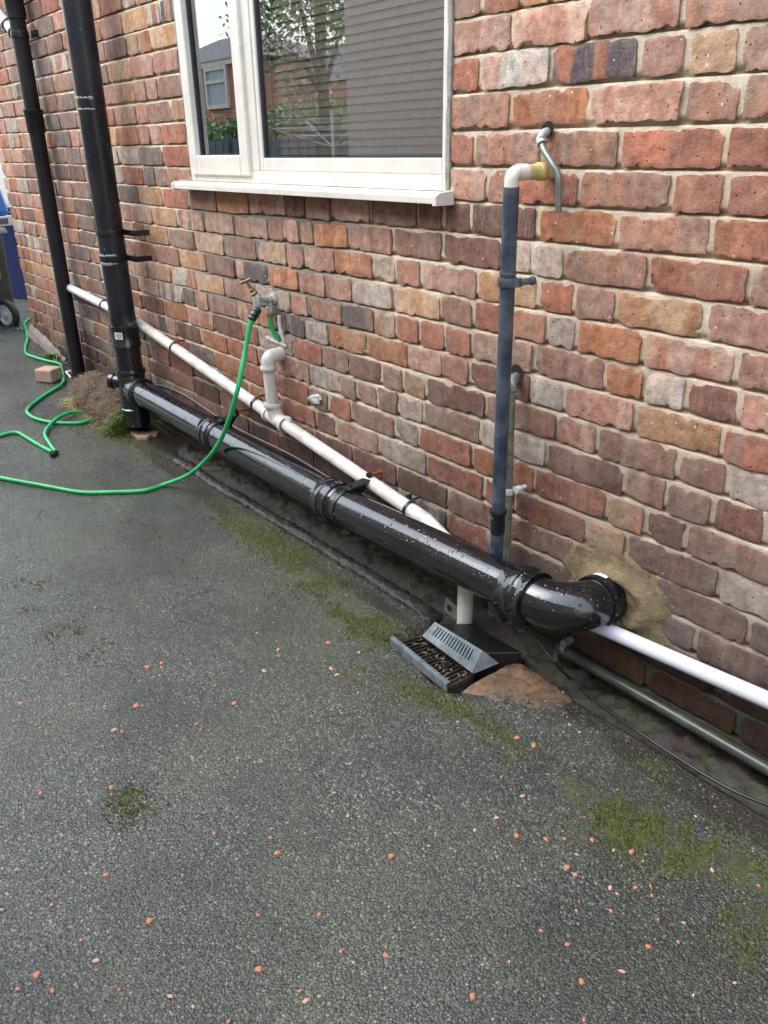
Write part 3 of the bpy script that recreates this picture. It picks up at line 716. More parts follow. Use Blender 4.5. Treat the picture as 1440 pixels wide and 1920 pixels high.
rm.box((-2.25, 1.6, 1.9), (2.4, .02, 1.9)); rm.box((-2.25, .95, 1.0), (2.4, 1.3, .02)); rm.box((-2.25, .95, 2.75), (2.4, 1.3, .02)); rm.box((-3.4, .95, 1.9), (.02, 1.3, 1.7)); rm.box((-1.1, .95, 1.9), (.02, 1.3, 1.7))
rm.build('room', m_room, house, smooth=False)
# sill
sl = MB(); sL = onY(327, 350, -.05)[0]; sR = onY(829, 386, -.058)[0]-.022
sl.prism([(-.058, 1.142), (-.058, 1.158), (-.052, 1.163), (.0, 1.1675), (.0, 1.142)], sL+.012, sR-.01, (1, 2, 0))
sl.build('window_sill', m_upvc, house, smooth=False, bevel=.0015)
sl = MB(); sl.prism([(-.062, 1.138), (-.062, 1.160), (-.05, 1.167), (-.002, 1.171), (-.002, 1.138)], sL, sL+.0118, (1, 2, 0))
sl.build('sill_end_cap', m_upvc, house, smooth=False, bevel=.001)
sl = MB(); sl.prism([(-.062, 1.138), (-.062, 1.160), (-.05, 1.167), (-.002, 1.171), (-.002, 1.138)], sR-.0098, sR+.004, (1, 2, 0))
sl.build('sill_end_cap', m_upvc, house, smooth=False, bevel=.001)
# mastic seams
m_mastic = simple('grey mastic', (.33, .31, .27), .8, var=.3, scale=60, bump=.5)
z = np.linspace(WZ0, 2.6, 90)
for xx, rr in ((fx0-.003, .005), (fx1+.002, .007)):
    ms = MB(); ms.tube(np.stack([xx+(noise(z*30, xx, 2)-.5)*.006, -.002+0*z, z], 1), rr*(.7+.6*noise(z*25, xx, 6)), 6)
    ms.build('mastic_seam', m_mastic, house)

# ================================================================== PIPES
Z3 = np.array([0, 0, 1.])
def collar(b, o, d, r, L, lip=.005):
    "socket with raised rings at both ends"
    b.lathe(o, d, [(-L/2, r+.0005), (-L/2, r+lip), (-L/2+.006, r+lip+.003), (-L/2+.014, r+lip+.003), (-L/2+.018, r+lip*.7), (0, r+lip*.6), (L/2-.018, r+lip*.7), (L/2-.014, r+lip+.003), (L/2-.006, r+lip+.003), (L/2, r+lip), (L/2, r+.0005)], 40, cap=False)
def ring(b, o, d, r, h, t): b.lathe(o, d, [(-h/2, r+.0003), (-h/2, r+t*.8), (-h/2+h*.2, r+t), (h/2-h*.2, r+t), (h/2, r+t*.8), (h/2, r+.0003)], 36, cap=False)

# ---- soil stack
SX, SY, SR_ = -3.515, -.115, .055
st = T('soil_stack', 'thick black vertical soil pipe with collars and tee at its foot', 'drain pipe', (SX, SY, .13))
gz0 = float(gz(SX, SY))
b = MB(); b.lathe((SX, SY, 0.60), Z3, [(0, SR_), (2.4, SR_)], 40); b.build('pipe', m_blackdull, st)
b = MB(); b.lathe((SX, SY, .10), Z3, [(0.02, SR_+.002), (.52, SR_+.002)], 40); b.build('lower_pipe', m_black, st)
zc = [onY(240, 612, SY)[2], onY(240, 645, SY)[2], onY(250, 698, SY)[2]]
b = MB(); b.lathe((SX, SY, zc[1]-.012), Z3, [(0, SR_+.003), (.0, SR_+.009), (.012, SR_+.01), (.018, SR_+.006), (zc[0]-zc[1]-.01, SR_+.006), (zc[0]-zc[1], SR_+.010), (zc[0]-zc[1]+.012, SR_+.010), (zc[0]-zc[1]+.014, SR_)], 40, cap=False)
b.build('collar', m_black, st)
b = MB(); ring(b, (SX, SY, zc[2]), Z3, SR_+.002, .024, .009); b.build('collar', m_black, st)
TZ = .290
b = MB(); b.lathe((SX, SY, TZ-.11), Z3, [(0, SR_+.003), (.0, SR_+.011), (.022, SR_+.011), (.026, SR_+.006), (.19, SR_+.006), (.20, SR_+.002)], 40, cap=False)
b.lathe((SX, SY, TZ), (1, -.015, -.002), [(.03, SR_+.004), (.085, SR_+.004), (.088, SR_+.012), (.108, SR_+.012), (.112, SR_+.004)], 40)
b.build('tee_junction', m_black, st)
b = MB(); dv = np.array([-.75, -.66, .12]); dv /= np.linalg.norm(dv)
b.lathe(np.array([SX, SY, TZ+.02])+dv*.04, dv, [(0, .03), (.045, .03), (.046, .037), (.064, .037), (.068, .03), (.068, .0)], 24, cap=False); b.build('capped_stub', m_black, st)
def bracket_v(name, mat, parent, x, y, r, z, arm_to, n=36, h=.022, hook=True):
    b = MB(); ring(b, (x, y, z), Z3, r, h, .004)
    b.box(((x+r*.7+arm_to)/2, y+.045, z), (arm_to-x-r*.7, .004, h)); b.box((arm_to, (y+.045)/2-.002, z), (.004, abs(y+.045), h))
    b.lathe((arm_to-.012, y+.043, z), (0, -1, 0), [(0, .006), (.01, .006)], 10)
    return b.build(name, mat, parent, ang=30)
z1 = onY(205, 435, SY)[2]; z2 = onY(212, 483, SY)[2]
bracket_v('bracket', m_black2, st, SX, SY, SR_, z1, SX+.145)
bracket_v('bracket', m_downp, st, SX, SY, SR_, z2, SX+.13)
rg = np.random.RandomState(3); m_splash = simple('dried splash', (.30, .31, .31), .8, bump=.4)
for zc_, am in ((z2+.012, 1), (z2-.02, .8), (onY(170, 185, SY)[2], .9), (onY(175, 205, SY)[2], .5)):
    b = MB(); th_ = np.linspace(math.pi*.75, math.pi*1.95, 60); V0 = []
    for q, a in enumerate(th_):
        hh = .009*am*noise(a*9, zc_*50, 3)+.0015; zo = .006*am*(noise(a*5, zc_*40, 8)-.5)
        for dz_, dr in ((-hh, -.001), (-hh*.4, .0022), (hh*.5, .0026), (hh, -.001)): V0.append((SX+(SR_+dr)*math.cos(a), SY+(SR_+dr)*math.sin(a), zc_+zo+dz_))
    b.add(V0, [[4*i+j, 4*i+j+1, 4*i+j+5, 4*i+j+4] for i in range(59) for j in range(3)]); b.build('mortar_splash', m_splash, st)
for zc_, am in ():
    for a in np.linspace(math.pi*.75, math.pi*1.95, 26):
        if rg.rand() < .35: continue
        rr = rg.uniform(.003, .007)*am; c = np.array([SX+SR_*math.cos(a), SY+SR_*math.sin(a), zc_+rg.uniform(-.008, .008)])
        b.lathe(c, (math.cos(a), math.sin(a), 0), [(-.001, rr), (.0018, rr*.6), (.0022, 0.0001)], 6)
def sticker(parent, x, y, r, z, a0, w, h, bars=True):
    b = MB(); k = 7; Vs = []
    for i in range(k):
        a = a0+(i/(k-1)-.5)*w/r
        for zz_ in (-h/2, h/2): Vs.append((x+(r+.0012)*math.cos(a), y+(r+.0012)*math.sin(a), z+zz_))
    b.add(Vs, [[2*i, 2*i+2, 2*i+3, 2*i+1] for i in range(k-1)]); o = b.build('sticker', m_label, parent)
    b = MB()
    for q, (u, v, uu, vv) in enumerate([(-.25, .1, .12, .5), (0, .1, .12, .5), (.25, .1, .12, .5), (0, -.3, .5, .1)]):
        Vs = []
        for s_ in (-1, 1):
            a = a0+(u+s_*uu/2)*w/r
            for t2 in (-1, 1): Vs.append((x+(r+.0020)*math.cos(a), y+(r+.0020)*math.sin(a), z+(v+t2*vv/2)*h))
        b.add(Vs, [[0, 2, 3, 1]])
    b.build('sticker_print', m_print, o, smooth=False)
sticker(st, SX, SY, SR_+.006, (zc[0]+zc[1])/2+.004, math.atan2(-1.32, 3.515-.3)-.45, .035, .03)

# ---- horizontal soil drain
P0 = np.array([SX+.09, -.115, .290]); P1 = np.array([-1.115, -.148, .297])
hd_ = P1-P0; hl = np.linalg.norm(hd_); hd_ /= hl
hp = T('soil_pipe', 'thick glossy black drain pipe running low along the wall, wet with raindrops', 'drain pipe', (-2.3, -.14, .25))
PM = lerp(P0, P1, (P0[0]+1.86)/(P0[0]-P1[0])); PM[2] = .270
b = MB(); b.tube([P0, PM, P1], .055, 48); b.build('pipe', m_black, hp)
def at_x(x): return lerp(P0, PM, (x-P0[0])/(PM[0]-P0[0])) if x < PM[0] else lerp(PM, P1, (x-PM[0])/(P1[0]-PM[0]))
c1 = onY(405, 815, -.12)[0]; c2 = onY(628, 940, -.13)[0]
for cx in (c1, c2):
    b = MB(); b.lathe(at_x(cx), hd_, [(-.05, .0553), (-.048, .060), (-.03, .0605), (-.022, .066), (-.004, .067), (0, .062), (.02, .0615), (.024, .0655), (.034, .0655), (.036, .059), (.045, .0553)], 44, cap=False); b.build('coupling', m_black, hp)
# swept elbow into the wall
EX = -.978; rb = .10
arc = [np.array([EX-rb-.03, P1[1], P1[2]])]
ctr = np.array([EX-rb, P1[1]+rb, P1[2]]); 
for a in np.linspace(-90, -6, 14): arc.append(np.array([ctr[0]+rb*math.cos(R_(a)), ctr[1]+rb*math.sin(R_(a)), P1[2]+.0]))
arc.append(np.array([EX, .03, P1[2]]))
b = MB(); b.tube(arc, .057, 44); b.build('elbow', m_black, hp)
b = MB(); eo = np.array([EX-rb-.035, P1[1], P1[2]]); b.lathe(eo, (1, 0, 0), [(-.045, .0555), (-.044, .062), (-.018, .0635), (-.012, .069), (.006, .070), (.010, .065), (.028, .064), (.032, .067), (.040, .067), (.042, .057)], 44, cap=False)
b.lathe((EX, -.047, P1[2]), (0, 1, 0), [(-.006, .0575), (-.005, .0625), (.004, .0635), (.006, .061), (.09, .061)], 44, cap=False); b.build('elbow_socket', m_black, hp)
b = MB()
Vs = []
for i in range(6):
    a = R_(112-i*6.5)
    for yy in (-.036, -.012): Vs.append((EX+.0628*math.cos(a), yy, P1[2]+.0628*math.sin(a)))
b.add(Vs, [[2*i, 2*i+1, 2*i+3, 2*i+2] for i in range(5)]); b.build('sticker', m_label, hp)
def bracket_h(x, px, py):
    o = at_x(x); b = MB(); ring(b, o, hd_, .0555, .014, .0035)
    top = o+np.array([0, .0, .058]); 
    b.prism([(x-.008, o[2]+.05), (x+.008, o[2]+.05), (x+.012, o[2]+.075), (x-.012, o[2]+.075)], o[1]+.01, o[1]+.013, (0, 2, 1))
    b.prism([(o[1]+.0, o[2]+.057), (-.045, o[2]+.070), (-.043, o[2]+.076), (o[1]-.005, o[2]+.063)], x-.016, x+.016, (1, 2, 0))
    b.prism([(o[1]+.05, o[2]+.03), (-.043, o[2]+.069), (-.043, o[2]+.073), (o[1]+.02, o[2]+.06)], x-.003, x+.003, (1, 2, 0))
    br = b.build('bracket', m_black2, hp, ang=30)
    b = MB(); b.lathe((x, -.052, o[2]+.083), (0, 1, 0), [(0, .0055), (.055, .0055)], 10); b.build('bolt', m_copper, br)
    b = MB(); b.lathe((x, -.056, o[2]+.083), (0, 1, 0), [(0, .010), (.012, .010)], 6); b.build('nut', m_black2, br)
bracket_h(c1+.045, 0, 0); bracket_h(c2+.075, 0, 0)

# ---- left rainwater downpipe
LX, LY, LR = -4.43, -.06, .036
dp = T('rainwater_pipe', 'slim black downpipe nearest the far corner, reaching down to the turf', 'downpipe', (LX, LY, .17))
b = MB(); b.lathe((LX, LY, .15), Z3, [(0, LR), (2.8, LR)], 30); b.build('pipe', m_downp, dp)
b = MB()
for py_, px_ in ((228, 62), (14, 22)):
    b = MB(); z_ = onY(px_, py_, LY)[2]; b.lathe((LX, LY, z_-.05), Z3, [(0, LR), (.0, LR+.006), (.085, LR+.007), (.09, LR+.009), (.10, LR+.009), (.102, LR)], 30, cap=False)
    b.build('collar', m_downp, dp)
z_ = onY(40, 64, LY)[2]; bracket_v('clip', m_black2, dp, LX, LY, LR, z_, LX+.085, h=.03)
# branch joining from the upper left
bp = T('waste_branch_pipe', 'short pale grey pipe sloping into the slim downpipe high up', 'waste pipe', (LX-.2, LY, 2.0))
A = onY(33, 62, LY-.01); B = onY(-60, -40, LY-.01); A[0] = min(A[0], LX-LR+.01)
b = MB(); b.tube([B+(B-A)*1.5, B, A], .024, 20); b.build('pipe', simple('pale grey plastic', (.42, .47, .52), .3, var=.1), bp)
b = MB(); 
for t in (.0, .13): b = MB(); ring(b, lerp(A, B, t+.02), B-A, .0245, .014, .006); b.build('push_fit_ring', m_black2, bp)

# ---- white waste pipe
wpth = [onY(118, 533, -.035), onY(212, 578, -.04), onY(256, 603, -.045), onY(335, 657, -.045), onY(430, 722, -.045), onY(505, 776, -.045), onY(660, 877, -.045), onY(800, 976, -.045)]
wa = wpth[2]; wz = wpth[5]; we = wpth[7]
ww = T('white_waste_pipe', 'long off-white waste pipe sloping down the wall behind the black drain', 'waste pipe', tuple(lerp(wa, we, .5)))
far0 = np.array([wpth[0][0], -.035, wpth[0][2]])
jn = onY(520, 786, -.045)
# lower run to the point where it turns down into the gully
vd = onY(871, 1085, -.095); ve = onY(873, 1186, -.095); vx = (vd[0]+ve[0])/2
dirn = (we-wa)/np.linalg.norm(we-wa)
tt = (vx-we[0])/dirn[0]; turn = we+dirn*tt; turn[1] = -.095
b = MB(); b.tube(fillet([far0, wa], 0), .0205, 24); b.build('upper_run', m_white2, ww)
b = MB(); b.tube([wa, jn], .0215, 24); b.build('middle_run', m_white, ww)
b = MB(); b.tube(fillet([jn, we, turn, np.array([vx, -.095, ve[2]])], [.05, .04]), .0215, 24); b.build('lower_run', m_white, ww)
b = MB(); b.lathe(wa, dirn, [(-.05, .022), (-.048, .027), (.0, .028), (.02, .0275), (.022, .022)], 24, cap=False)
b.build('joint_socket', m_white, ww)
for px, py in ((193, 566), (328, 654), (481, 758), (768, 960)):
    p = onY(px, py, -.045); t = (p[0]-wa[0])/dirn[0]; q = wa+dirn*t if t > 0 else lerp(far0, wa, (p[0]-far0[0])/(wa[0]-far0[0]))
    b = MB(); ring(b, q, dirn if t > 0 else wa-far0, .0218, .010, .0035); b.box(q+np.array([.0, .03, .026]), (.01, .035, .004)); b.build('pipe_clip', m_black2, ww)
# swept tee and riser
ru = onY(505, 672, -.05); rw = onY(516, 661, 0.0); rbq = np.array([jn[0]-.02, -.048, jn[2]+.015])
rt_ = np.array([ru[0]+.0, -.055, onY(505, 671, -.055)[2]])
b = MB(); b.tube(fillet([jn+dirn*.05, jn-dirn*.0, np.array([rt_[0], -.05, jn[2]+.045])], .05), .026, 24)
b.tube([jn-dirn*.06, jn+dirn*.05], .026, 24)
ring(b, jn-dirn*.055, dirn, .026, .014, .005); ring(b, jn+dirn*.05, dirn, .026, .014, .005); ring(b, np.array([rt_[0]-.00, -.05, jn[2]+.050]), Z3, .024, .016, .008)
b.build('swept_tee', m_white, ww)
b = MB(); b.tube([np.array([rt_[0], -.05, jn[2]+.03]), np.array([rt_[0], -.055, rt_[2]-.03])], .0215, 24); b.build('riser', m_white, ww)
b = MB(); b.tube(fillet([np.array([rt_[0], -.055, rt_[2]-.036]), np.array([rt_[0], -.055, rt_[2]+.002]), np.array([rt_[0]+.0, .02, rt_[2]+.004])], .026), .0245, 24)
ring(b, np.array([rt_[0], -.055, rt_[2]-.036]), Z3, .0245, .012, .004); b.build('elbow', m_white, ww)
b = MB(); q = jn+dirn*.075+np.array([0, .0, .022]); b.box(q, (.03, .012, .006), Matrix.Rotation(.5, 3, 'Y')); b.box(q+np.array([.012, 0, .008]), (.006, .008, .014)); b.build('solvent_tag', m_white2, ww)

# ---- overflow pipe
GXp = -1.232; GYp = -.125
op = T('overflow_pipe', 'upright faded blue grey pipe with yellowed cream elbow on top', 'overflow pipe', (GXp, GYp, .2))
zt_ = onY(958, 350, GYp)[2]; gxp = onY(959, 350, GYp)[0]; gxb = onY(935, 1000, GYp)[0]
ovt = np.array([gxp, GYp, zt_]); ovb = np.array([gxb, -.075, .12])
# lower half leans back towards the wall
gxb = onY(933, 1010, -.075)[0]; ovb = np.array([gxb, -.075, .14])
od = (ovt-ovb)/np.linalg.norm(ovt-ovb)
b = MB(); b.lathe(ovb, od, [(0, .0168), (np.linalg.norm(ovt-ovb), .0168)], 26); b.build('pipe', m_bluegrey, op)
zk = onY(945, 960, -.08)[2]; pk = ovb+od*((zk-ovb[2])/od[2])
b = MB(); ring(b, pk, od, .0170, .012, .004); b.lathe(pk-od*.008, od, [(-.05, .0172), (-.05, .0185), (0, .0185)], 26, cap=False); b.build('socket', m_blackdull, op)
zk = onY(957, 528, -.11)[2]; pk = ovb+od*((zk-ovb[2])/od[2])
b = MB(); ring(b, pk, od, .0170, .018, .005); ring(b, pk+od*.018, od, .0168, .006, .002); b.box(pk+np.array([.022, .006, 0]), (.016, .018, .018), Matrix.Rotation(.35, 3, 'Z')); b.lathe(pk+np.array([.026, .008, 0]), (0, 1, 0), [(0, .0075), (.036, .0075), (.038, .010), (.044, .010)], 12); b.build('clip', m_bluegrey, op)
ez = onY(990, 322, -.06)[2]
b = MB(); b.tube(fillet([ovt-od*.01, np.array([gxp, GYp, ez]), np.array([gxp, -.095, ez+.0])], .014), .0148, 22); b.lathe((gxp, -.112, ez), (0, 1, 0), [(0, .0155), (.002, .0165), (.026, .0165), (.026, .015)], 22, cap=False)
b.build('elbow', m_upvc, op)
b = MB(); b.tube([(gxp, -.1, ez), (gxp, .02, ez)], .0153, 22); b.lathe((gxp, -.05, ez), (0, 1, 0), [(0, .0152), (.004, .0185), (.022, .0185), (.026, .0152)], 22, cap=False); b.build('wall_stub', m_cream, op)

# ---- bent metal pipe
cpX = -1.249
cp = T('bent_metal_pipe', 'thin dull grey metal pipe bent out of the wall above the cream elbow', 'pipe', (cpX, 0, 1.3))
pts = [onY(1034, 246, .02), onY(1020, 250, -.022), onY(1013, 262, -.03), onY(1022, 285, -.04), onY(1036, 308, -.045), onY(1045, 325, -.045), onY(1048, 345, -.045), onY(1047, 398, -.045)]
b = MB(); b.tube(smooth_path(pts[2:], 6), .0068, 16); b.build('pipe', m_lead, cp)
b = MB(); b.tube(smooth_path([pts[0], pts[1], pts[2], lerp(pts[2], pts[3], .35)], 8), .0092, 16); ring(b, lerp(pts[2], pts[3], .3), pts[3]-pts[2], .0092, .006, .0018); b.build('elbow', m_limey, cp)
b = MB(); hc = onY(1030, 246, 0); b.lathe((hc[0]+.002, -.0062, hc[2]+.004), (0, 1, 0), [(0, .0155), (.0, .0001)], 18, cap=False)
b.add([(hc[0]+.016*math.cos(a)*(1+.2*math.sin(3*a)), -.0068, hc[2]+.003+.014*math.sin(a)) for a in np.linspace(0, 2*math.pi, 16)[:-1]], [list(range(15))])
b.build('hole', simple('dark hole', (.006, .005, .004), .9), house, smooth=False)

# ---- old drip pipe beside it
mpx = T('stained_metal_pipe', 'thin algae streaked metal pipe beside the blue grey pipe, elbow into wall', 'pipe', (-1.29, -.03, .3))
q0 = onY(976, 703, .02); q1 = onY(968, 706, -.035); q2 = onY(958, 722, -.038); q3 = onY(950, 1045, -.038)
b = MB(); b.tube([q2, np.array([q3[0], -.038, q3[2]-.05])], .0115, 18); b.build('pipe', m_mosspipe, mpx)
b = MB(); b.tube(fillet([q0, np.array([q2[0], -.038, q0[2]]), q2-np.array([0, 0, .012])], .02), .0135, 18); ring(b, q2-np.array([0, 0, .010]), Z3, .0135, .006, .0018); b.build('elbow', m_metal, mpx)
b = MB(); hc = onY(972, 700, 0); b.add([(hc[0]+.018*math.cos(a), -.0068, hc[2]+.006+.017*math.sin(a)) for a in np.linspace(0, 2*math.pi, 16)[:-1]], [list(range(15))]); b.build('hole', bpy.data.materials['dark hole'], house, smooth=False)
pk = onY(953, 920, -.038)
b = MB(); ring(b, pk, Z3, .0118, .016, .003); b.box(pk+np.array([.018, .006, .006]), (.02, .008, .008)); b.lathe(pk+np.array([.028, -.004, .012]), (0, 1, 0), [(0, .008), (.012, .009), (.016, .006), (.034, .006)], 14); b.build('clip', m_white2, mpx)

# ---- lower right white pipe and old pipe
lw_ = T('white_boiler_pipe', 'fat bright white pipe low on the wall at the right edge', 'waste pipe', (-.5, -.045, .25))
A = onY(1085, 1158, -.045); B = onY(1440, 1313, -.045); A[1] = B[1]
b = MB(); b.tube([A-(B-A)*.3, B+(B-A)*3], .0175, 28); b.build('pipe', m_white2, lw_)
ol = T('old_ground_pipe', 'old dark green pipe low in the trench under the white pipe', 'pipe', (-.6, -.04, .1))
A = onY(1046, 1214, -.03); B = onY(1440, 1442, -.03)
b = MB(); b.tube([A, B, B+(B-A)*2], .0135, 20); b.build('pipe', m_oldpipe, ol)
b = MB(); pk = onY(1060, 1216, -.03); ring(b, pk, B-A, .0137, .012, .003); b.lathe(pk+np.array([.0, -.0, .018]), (0, 1, 0), [(-.012, .009), (-.008, .010), (.02, .010)], 14); b.box(pk+np.array([-.02, -.01, -.03]), (.012, .006, .03)); b.build('clip', m_metal, ol)

# ---- cables
cb = MB(); P = [onY(284, 728, -.01), onY(300, 722, -.012), onY(345, 740, -.012), onY(400, 776, -.012), onY(450, 806, -.012), onY(540, 850, -.012), onY(600, 885, -.012), onY(660, 924, -.014), onY(720, 965, -.02), onY(800, 1020, -.03)]
cb.tube(smooth_path(P, 8), .0035, 8); tag(cb.build('wall_cable', m_lightcable, loc=P[3]), 'thin grey cable sagging along the wall behind the black drain', 'cable')
cb = MB(); P = [onY(955, 1128, -.10), onY(985, 1170, -.11), onY(1012, 1205, -.12), onY(1040, 1243, -.125)]+[onZ(x, y, z) for x, y, z in ((1075, 1278, .055), (1108, 1306, .05), (1160, 1345, .055), (1200, 1374, .06), (1260, 1414, .062), (1320, 1452, .064), (1380, 1485, .066), (1440, 1510, .068), (1560, 1560, .066), (1700, 1600, .066))]
cb.tube(smooth_path(P, 8), .0036, 10); tag(cb.build('ground_cable', m_cable, loc=P[4]), 'thin black cable trailing along the trench edge at the right', 'cable')
cb = MB(); P = [onZ(118, 680, .17), onZ(127, 682, .175), onZ(138, 676, .18), onY(150, 668, -.01)]
cb.tube(smooth_path(P, 6), .004, 6); tag(cb.build('loose_wire', m_cable, loc=P[0]), 'short loose dark wire poking out beside the slim downpipe foot', 'wire')

# ---- garden tap
tp = onY(515, 570, 0)
tap = T('garden_tap', 'limescaled outdoor tap with brass cross handle on the brick wall', 'tap', tuple(tp))
b = MB(); tx = tp[0]; tz_ = onY(508, 562, -.02)[2]; ob = onY(482, 562, -.075)
b.lathe((tx, .01, tz_), (0, -1, 0), [(0, .020), (.018, .021), (.02, .013), (.035, .013)], 16); b.tube(fillet([(tx, -.02, tz_-.03), (tx, -.02, tz_), np.array([tx-.0, -.03, tz_]), ob], .01), .0115, 14)
b.lathe((tx, -.02, tz_-.045), Z3, [(0, .013), (.02, .013), (.022, .011), (.055, .011)], 8)
b.lathe(ob-np.array([0, 0, .03]), Z3, [(0, .013), (.012, .0135), (.03, .0155), (.045, .014), (.05, .010)], 14)
b.build('body', m_limey, tap)
hd0 = ob+np.array([0, -.002, .012]); hdv = np.array([-.15, -.45, .8]); hdv /= np.linalg.norm(hdv)
b = MB(); b.lathe(hd0, hdv, [(0, .0115), (.014, .0125), (.016, .0095), (.028, .009), (.03, .005), (.058, .0045)], 10); b.build('spindle', m_brass, tap)
he = hd0+hdv*.058; ax_ = np.array([.85, .1, .28]); ax_ /= np.linalg.norm(ax_)
b = MB(); b.tube([he-ax_*.032, he-ax_*.01, he+ax_*.01, he+ax_*.032], [.0045, .006, .006, .0045], 10); b.build('handle', m_brass, tap)
b = MB(); b.tube(smooth_path([(tx+.0, -.022, tz_-.045), (tx+.004, -.022, tz_-.09), (tx+.018, -.006, tz_-.135)], 6), .0085, 10); b.build('supply_tube', m_hose, tap)
b = MB(); b.lathe((tx, -.021, tz_-.055), Z3, [(0, .0125), (.012, .0125)], 12); b.build('union_nut', m_copper, tap)
b = MB(); b.tube(smooth_path([(tx+.03, -.004, tz_-.05), (tx+.034, -.006, tz_-.09), (tx+.05, -.004, tz_-.14)], 4), [.006, .007, .006, .008, .006, .009, .007, .006, .005], 6)
for q in range(14): b.lathe((tx-.06+q*.009+rg.uniform(-.004, .004), -.002, tz_-.142-.0005*q+rg.uniform(-.003, .003)), (0, -1, 0), [(0, .007), (.004, .006), (.007, .0001)], 6)
b.build('lime_crust', simple('lime crust', (.55, .53, .5), .9, var=.2, scale=90, bump=.8), tap)

# ---- hose
hz = lambda px, py, e=.009: (lambda p: np.array([p[0], p[1], float(gz(p[0], p[1]))+e]))(onZ(px, py, float(gz(*onZ(px, py, .1)[:2]))+.005))
con0 = ob-np.array([0, 0, .028]); con1 = onY(471, 600, -.105)
hp_pts = [con1, onY(462, 645, -.13), onY(452, 700, -.17), onY(443, 740, -.195), onY(430, 785, -.205), onY(411, 830, -.21), onY(386, 863, -.215), onY(352, 891, -.235), hz(310, 911, .012), hz(270, 922), hz(210, 925), hz(150, 923), hz(80, 913), hz(0, 900), hz(-60, 885), hz(-110, 860), hz(-100, 835), hz(-50, 822), hz(-10, 818), hz(28, 811), hz(50, 822), hz(72, 836), hz(98, 851)]
hose = T('garden_hose', 'bright green garden hose hanging from the tap and looping over the tarmac', 'hose', tuple(con1))
b = MB(); b.tube(smooth_path(hp_pts, 10), .0082, 14); b.build('hose_from_tap', m_hose, hose)
h2 = [hz(106, 852), hz(94, 836, .012), hz(85, 818, .012), hz(91, 803, .014), hz(108, 788, .022), hz(135, 776, .02), hz(160, 772), hz(174, 779), hz(168, 789), hz(145, 794), hz(105, 792, .008), hz(72, 785), hz(55, 776), hz(50, 764), hz(62, 751), hz(88, 735), hz(112, 721, .012), hz(119, 712, .016), hz(117, 696), hz(114, 682), hz(106, 674), hz(86, 667), hz(62, 660), hz(48, 655), hz(46, 645), hz(51, 632), hz(48, 616), hz(46, 606), hz(52, 600), hz(62, 597, .012)]
b = MB(); b.tube(smooth_path(h2, 8), .0082, 12); b.build('looped_hose', m_hose, hose)
b = MB(); b.tube([h2[0]+np.array([-.02, -.01, 0]), h2[0], h2[0]+np.array([.03, -.028, 0])], [.010, .011, .0095], 12); b.build('hose_end_fitting', m_black2, hose)
b = MB(); cd = (con1-con0)/np.linalg.norm(con1-con0); cl = np.linalg.norm(con1-con0)
b.lathe(con0, cd, [(0, .014), (.006, .0165), (cl*.3, .0165), (cl*.34, .0145), (cl*.4, .0155), (cl*.66, .0155), (cl*.7, .012), (cl*.76, .016), (cl*.95, .0155), (cl, .011)], 20); b.build('hose_connector', m_black2, hose)

# ---- broken white clip
p = onY(595, 748, -.004)
b = MB(); Rm = Matrix.Rotation(.4, 3, 'Y'); b.prism([(p[0]-.034, p[2]-.012), (p[0]-.028, p[2]+.008), (p[0]+.005, p[2]+.02), (p[0]+.022, p[2]+.017), (p[0]+.03, p[2]+.004), (p[0]+.016, p[2]-.002), (p[0]+.018, p[2]-.012), (p[0]-.01, p[2]-.016)], -.006, -.012, (0, 2, 1))
b.tube(smooth_path([(p[0]-.03, -.012, p[2]-.01), (p[0]-.012, -.03, p[2]+.004), (p[0]+.01, -.028, p[2]+.014), (p[0]+.02, -.012, p[2]+.014)], 5), .004, 6)
tag(b.build('broken_clip', m_white2, loc=p, ang=30), 'small broken white plastic clip stuck on the bricks right of the white riser', 'clip')
# black wall plug holes
p = onY(768, 930, -.004); b = MB(); b.lathe((p[0], -.012, p[2]), (0, 1, 0), [(0, .006), (.02, .006)], 10); tag(b.build('wall_plug', m_cable, loc=p), 'tiny black wall plug sticking out of a brick above the pale pipe', 'wall plug')

# ================================================================== GULLY
def G(px, py, z=.06): p = onZ(px, py, z); return np.array([p[0], p[1], z])
gul = T('drain_gully', 'square plastic drain gully with slotted grate and tilted grey leaf guard', 'drain', tuple(G(850, 1220)))
a0, a1 = G(733, 1198, .07), G(838, 1284, .07)     # front lip
b1 = G(890, 1262, .045); b0 = G(792, 1185, .045)
# front lip bar
b = MB(); dl = (a1-a0)/np.linalg.norm(a1-a0); nl = np.cross(Z3, dl); up = Z3
Rl = np.array([dl, nl, Z3]).T
b.box((a0+a1)/2-Z3*.010, (np.linalg.norm(a1-a0), .005, .024), Rl); b.box((a0+a1)/2+Z3*.004+nl*.004, (np.linalg.norm(a1-a0)+.004, .012, .004), Rl)
b.build('front_lip', m_grate, gul, smooth=False, bevel=.0015)
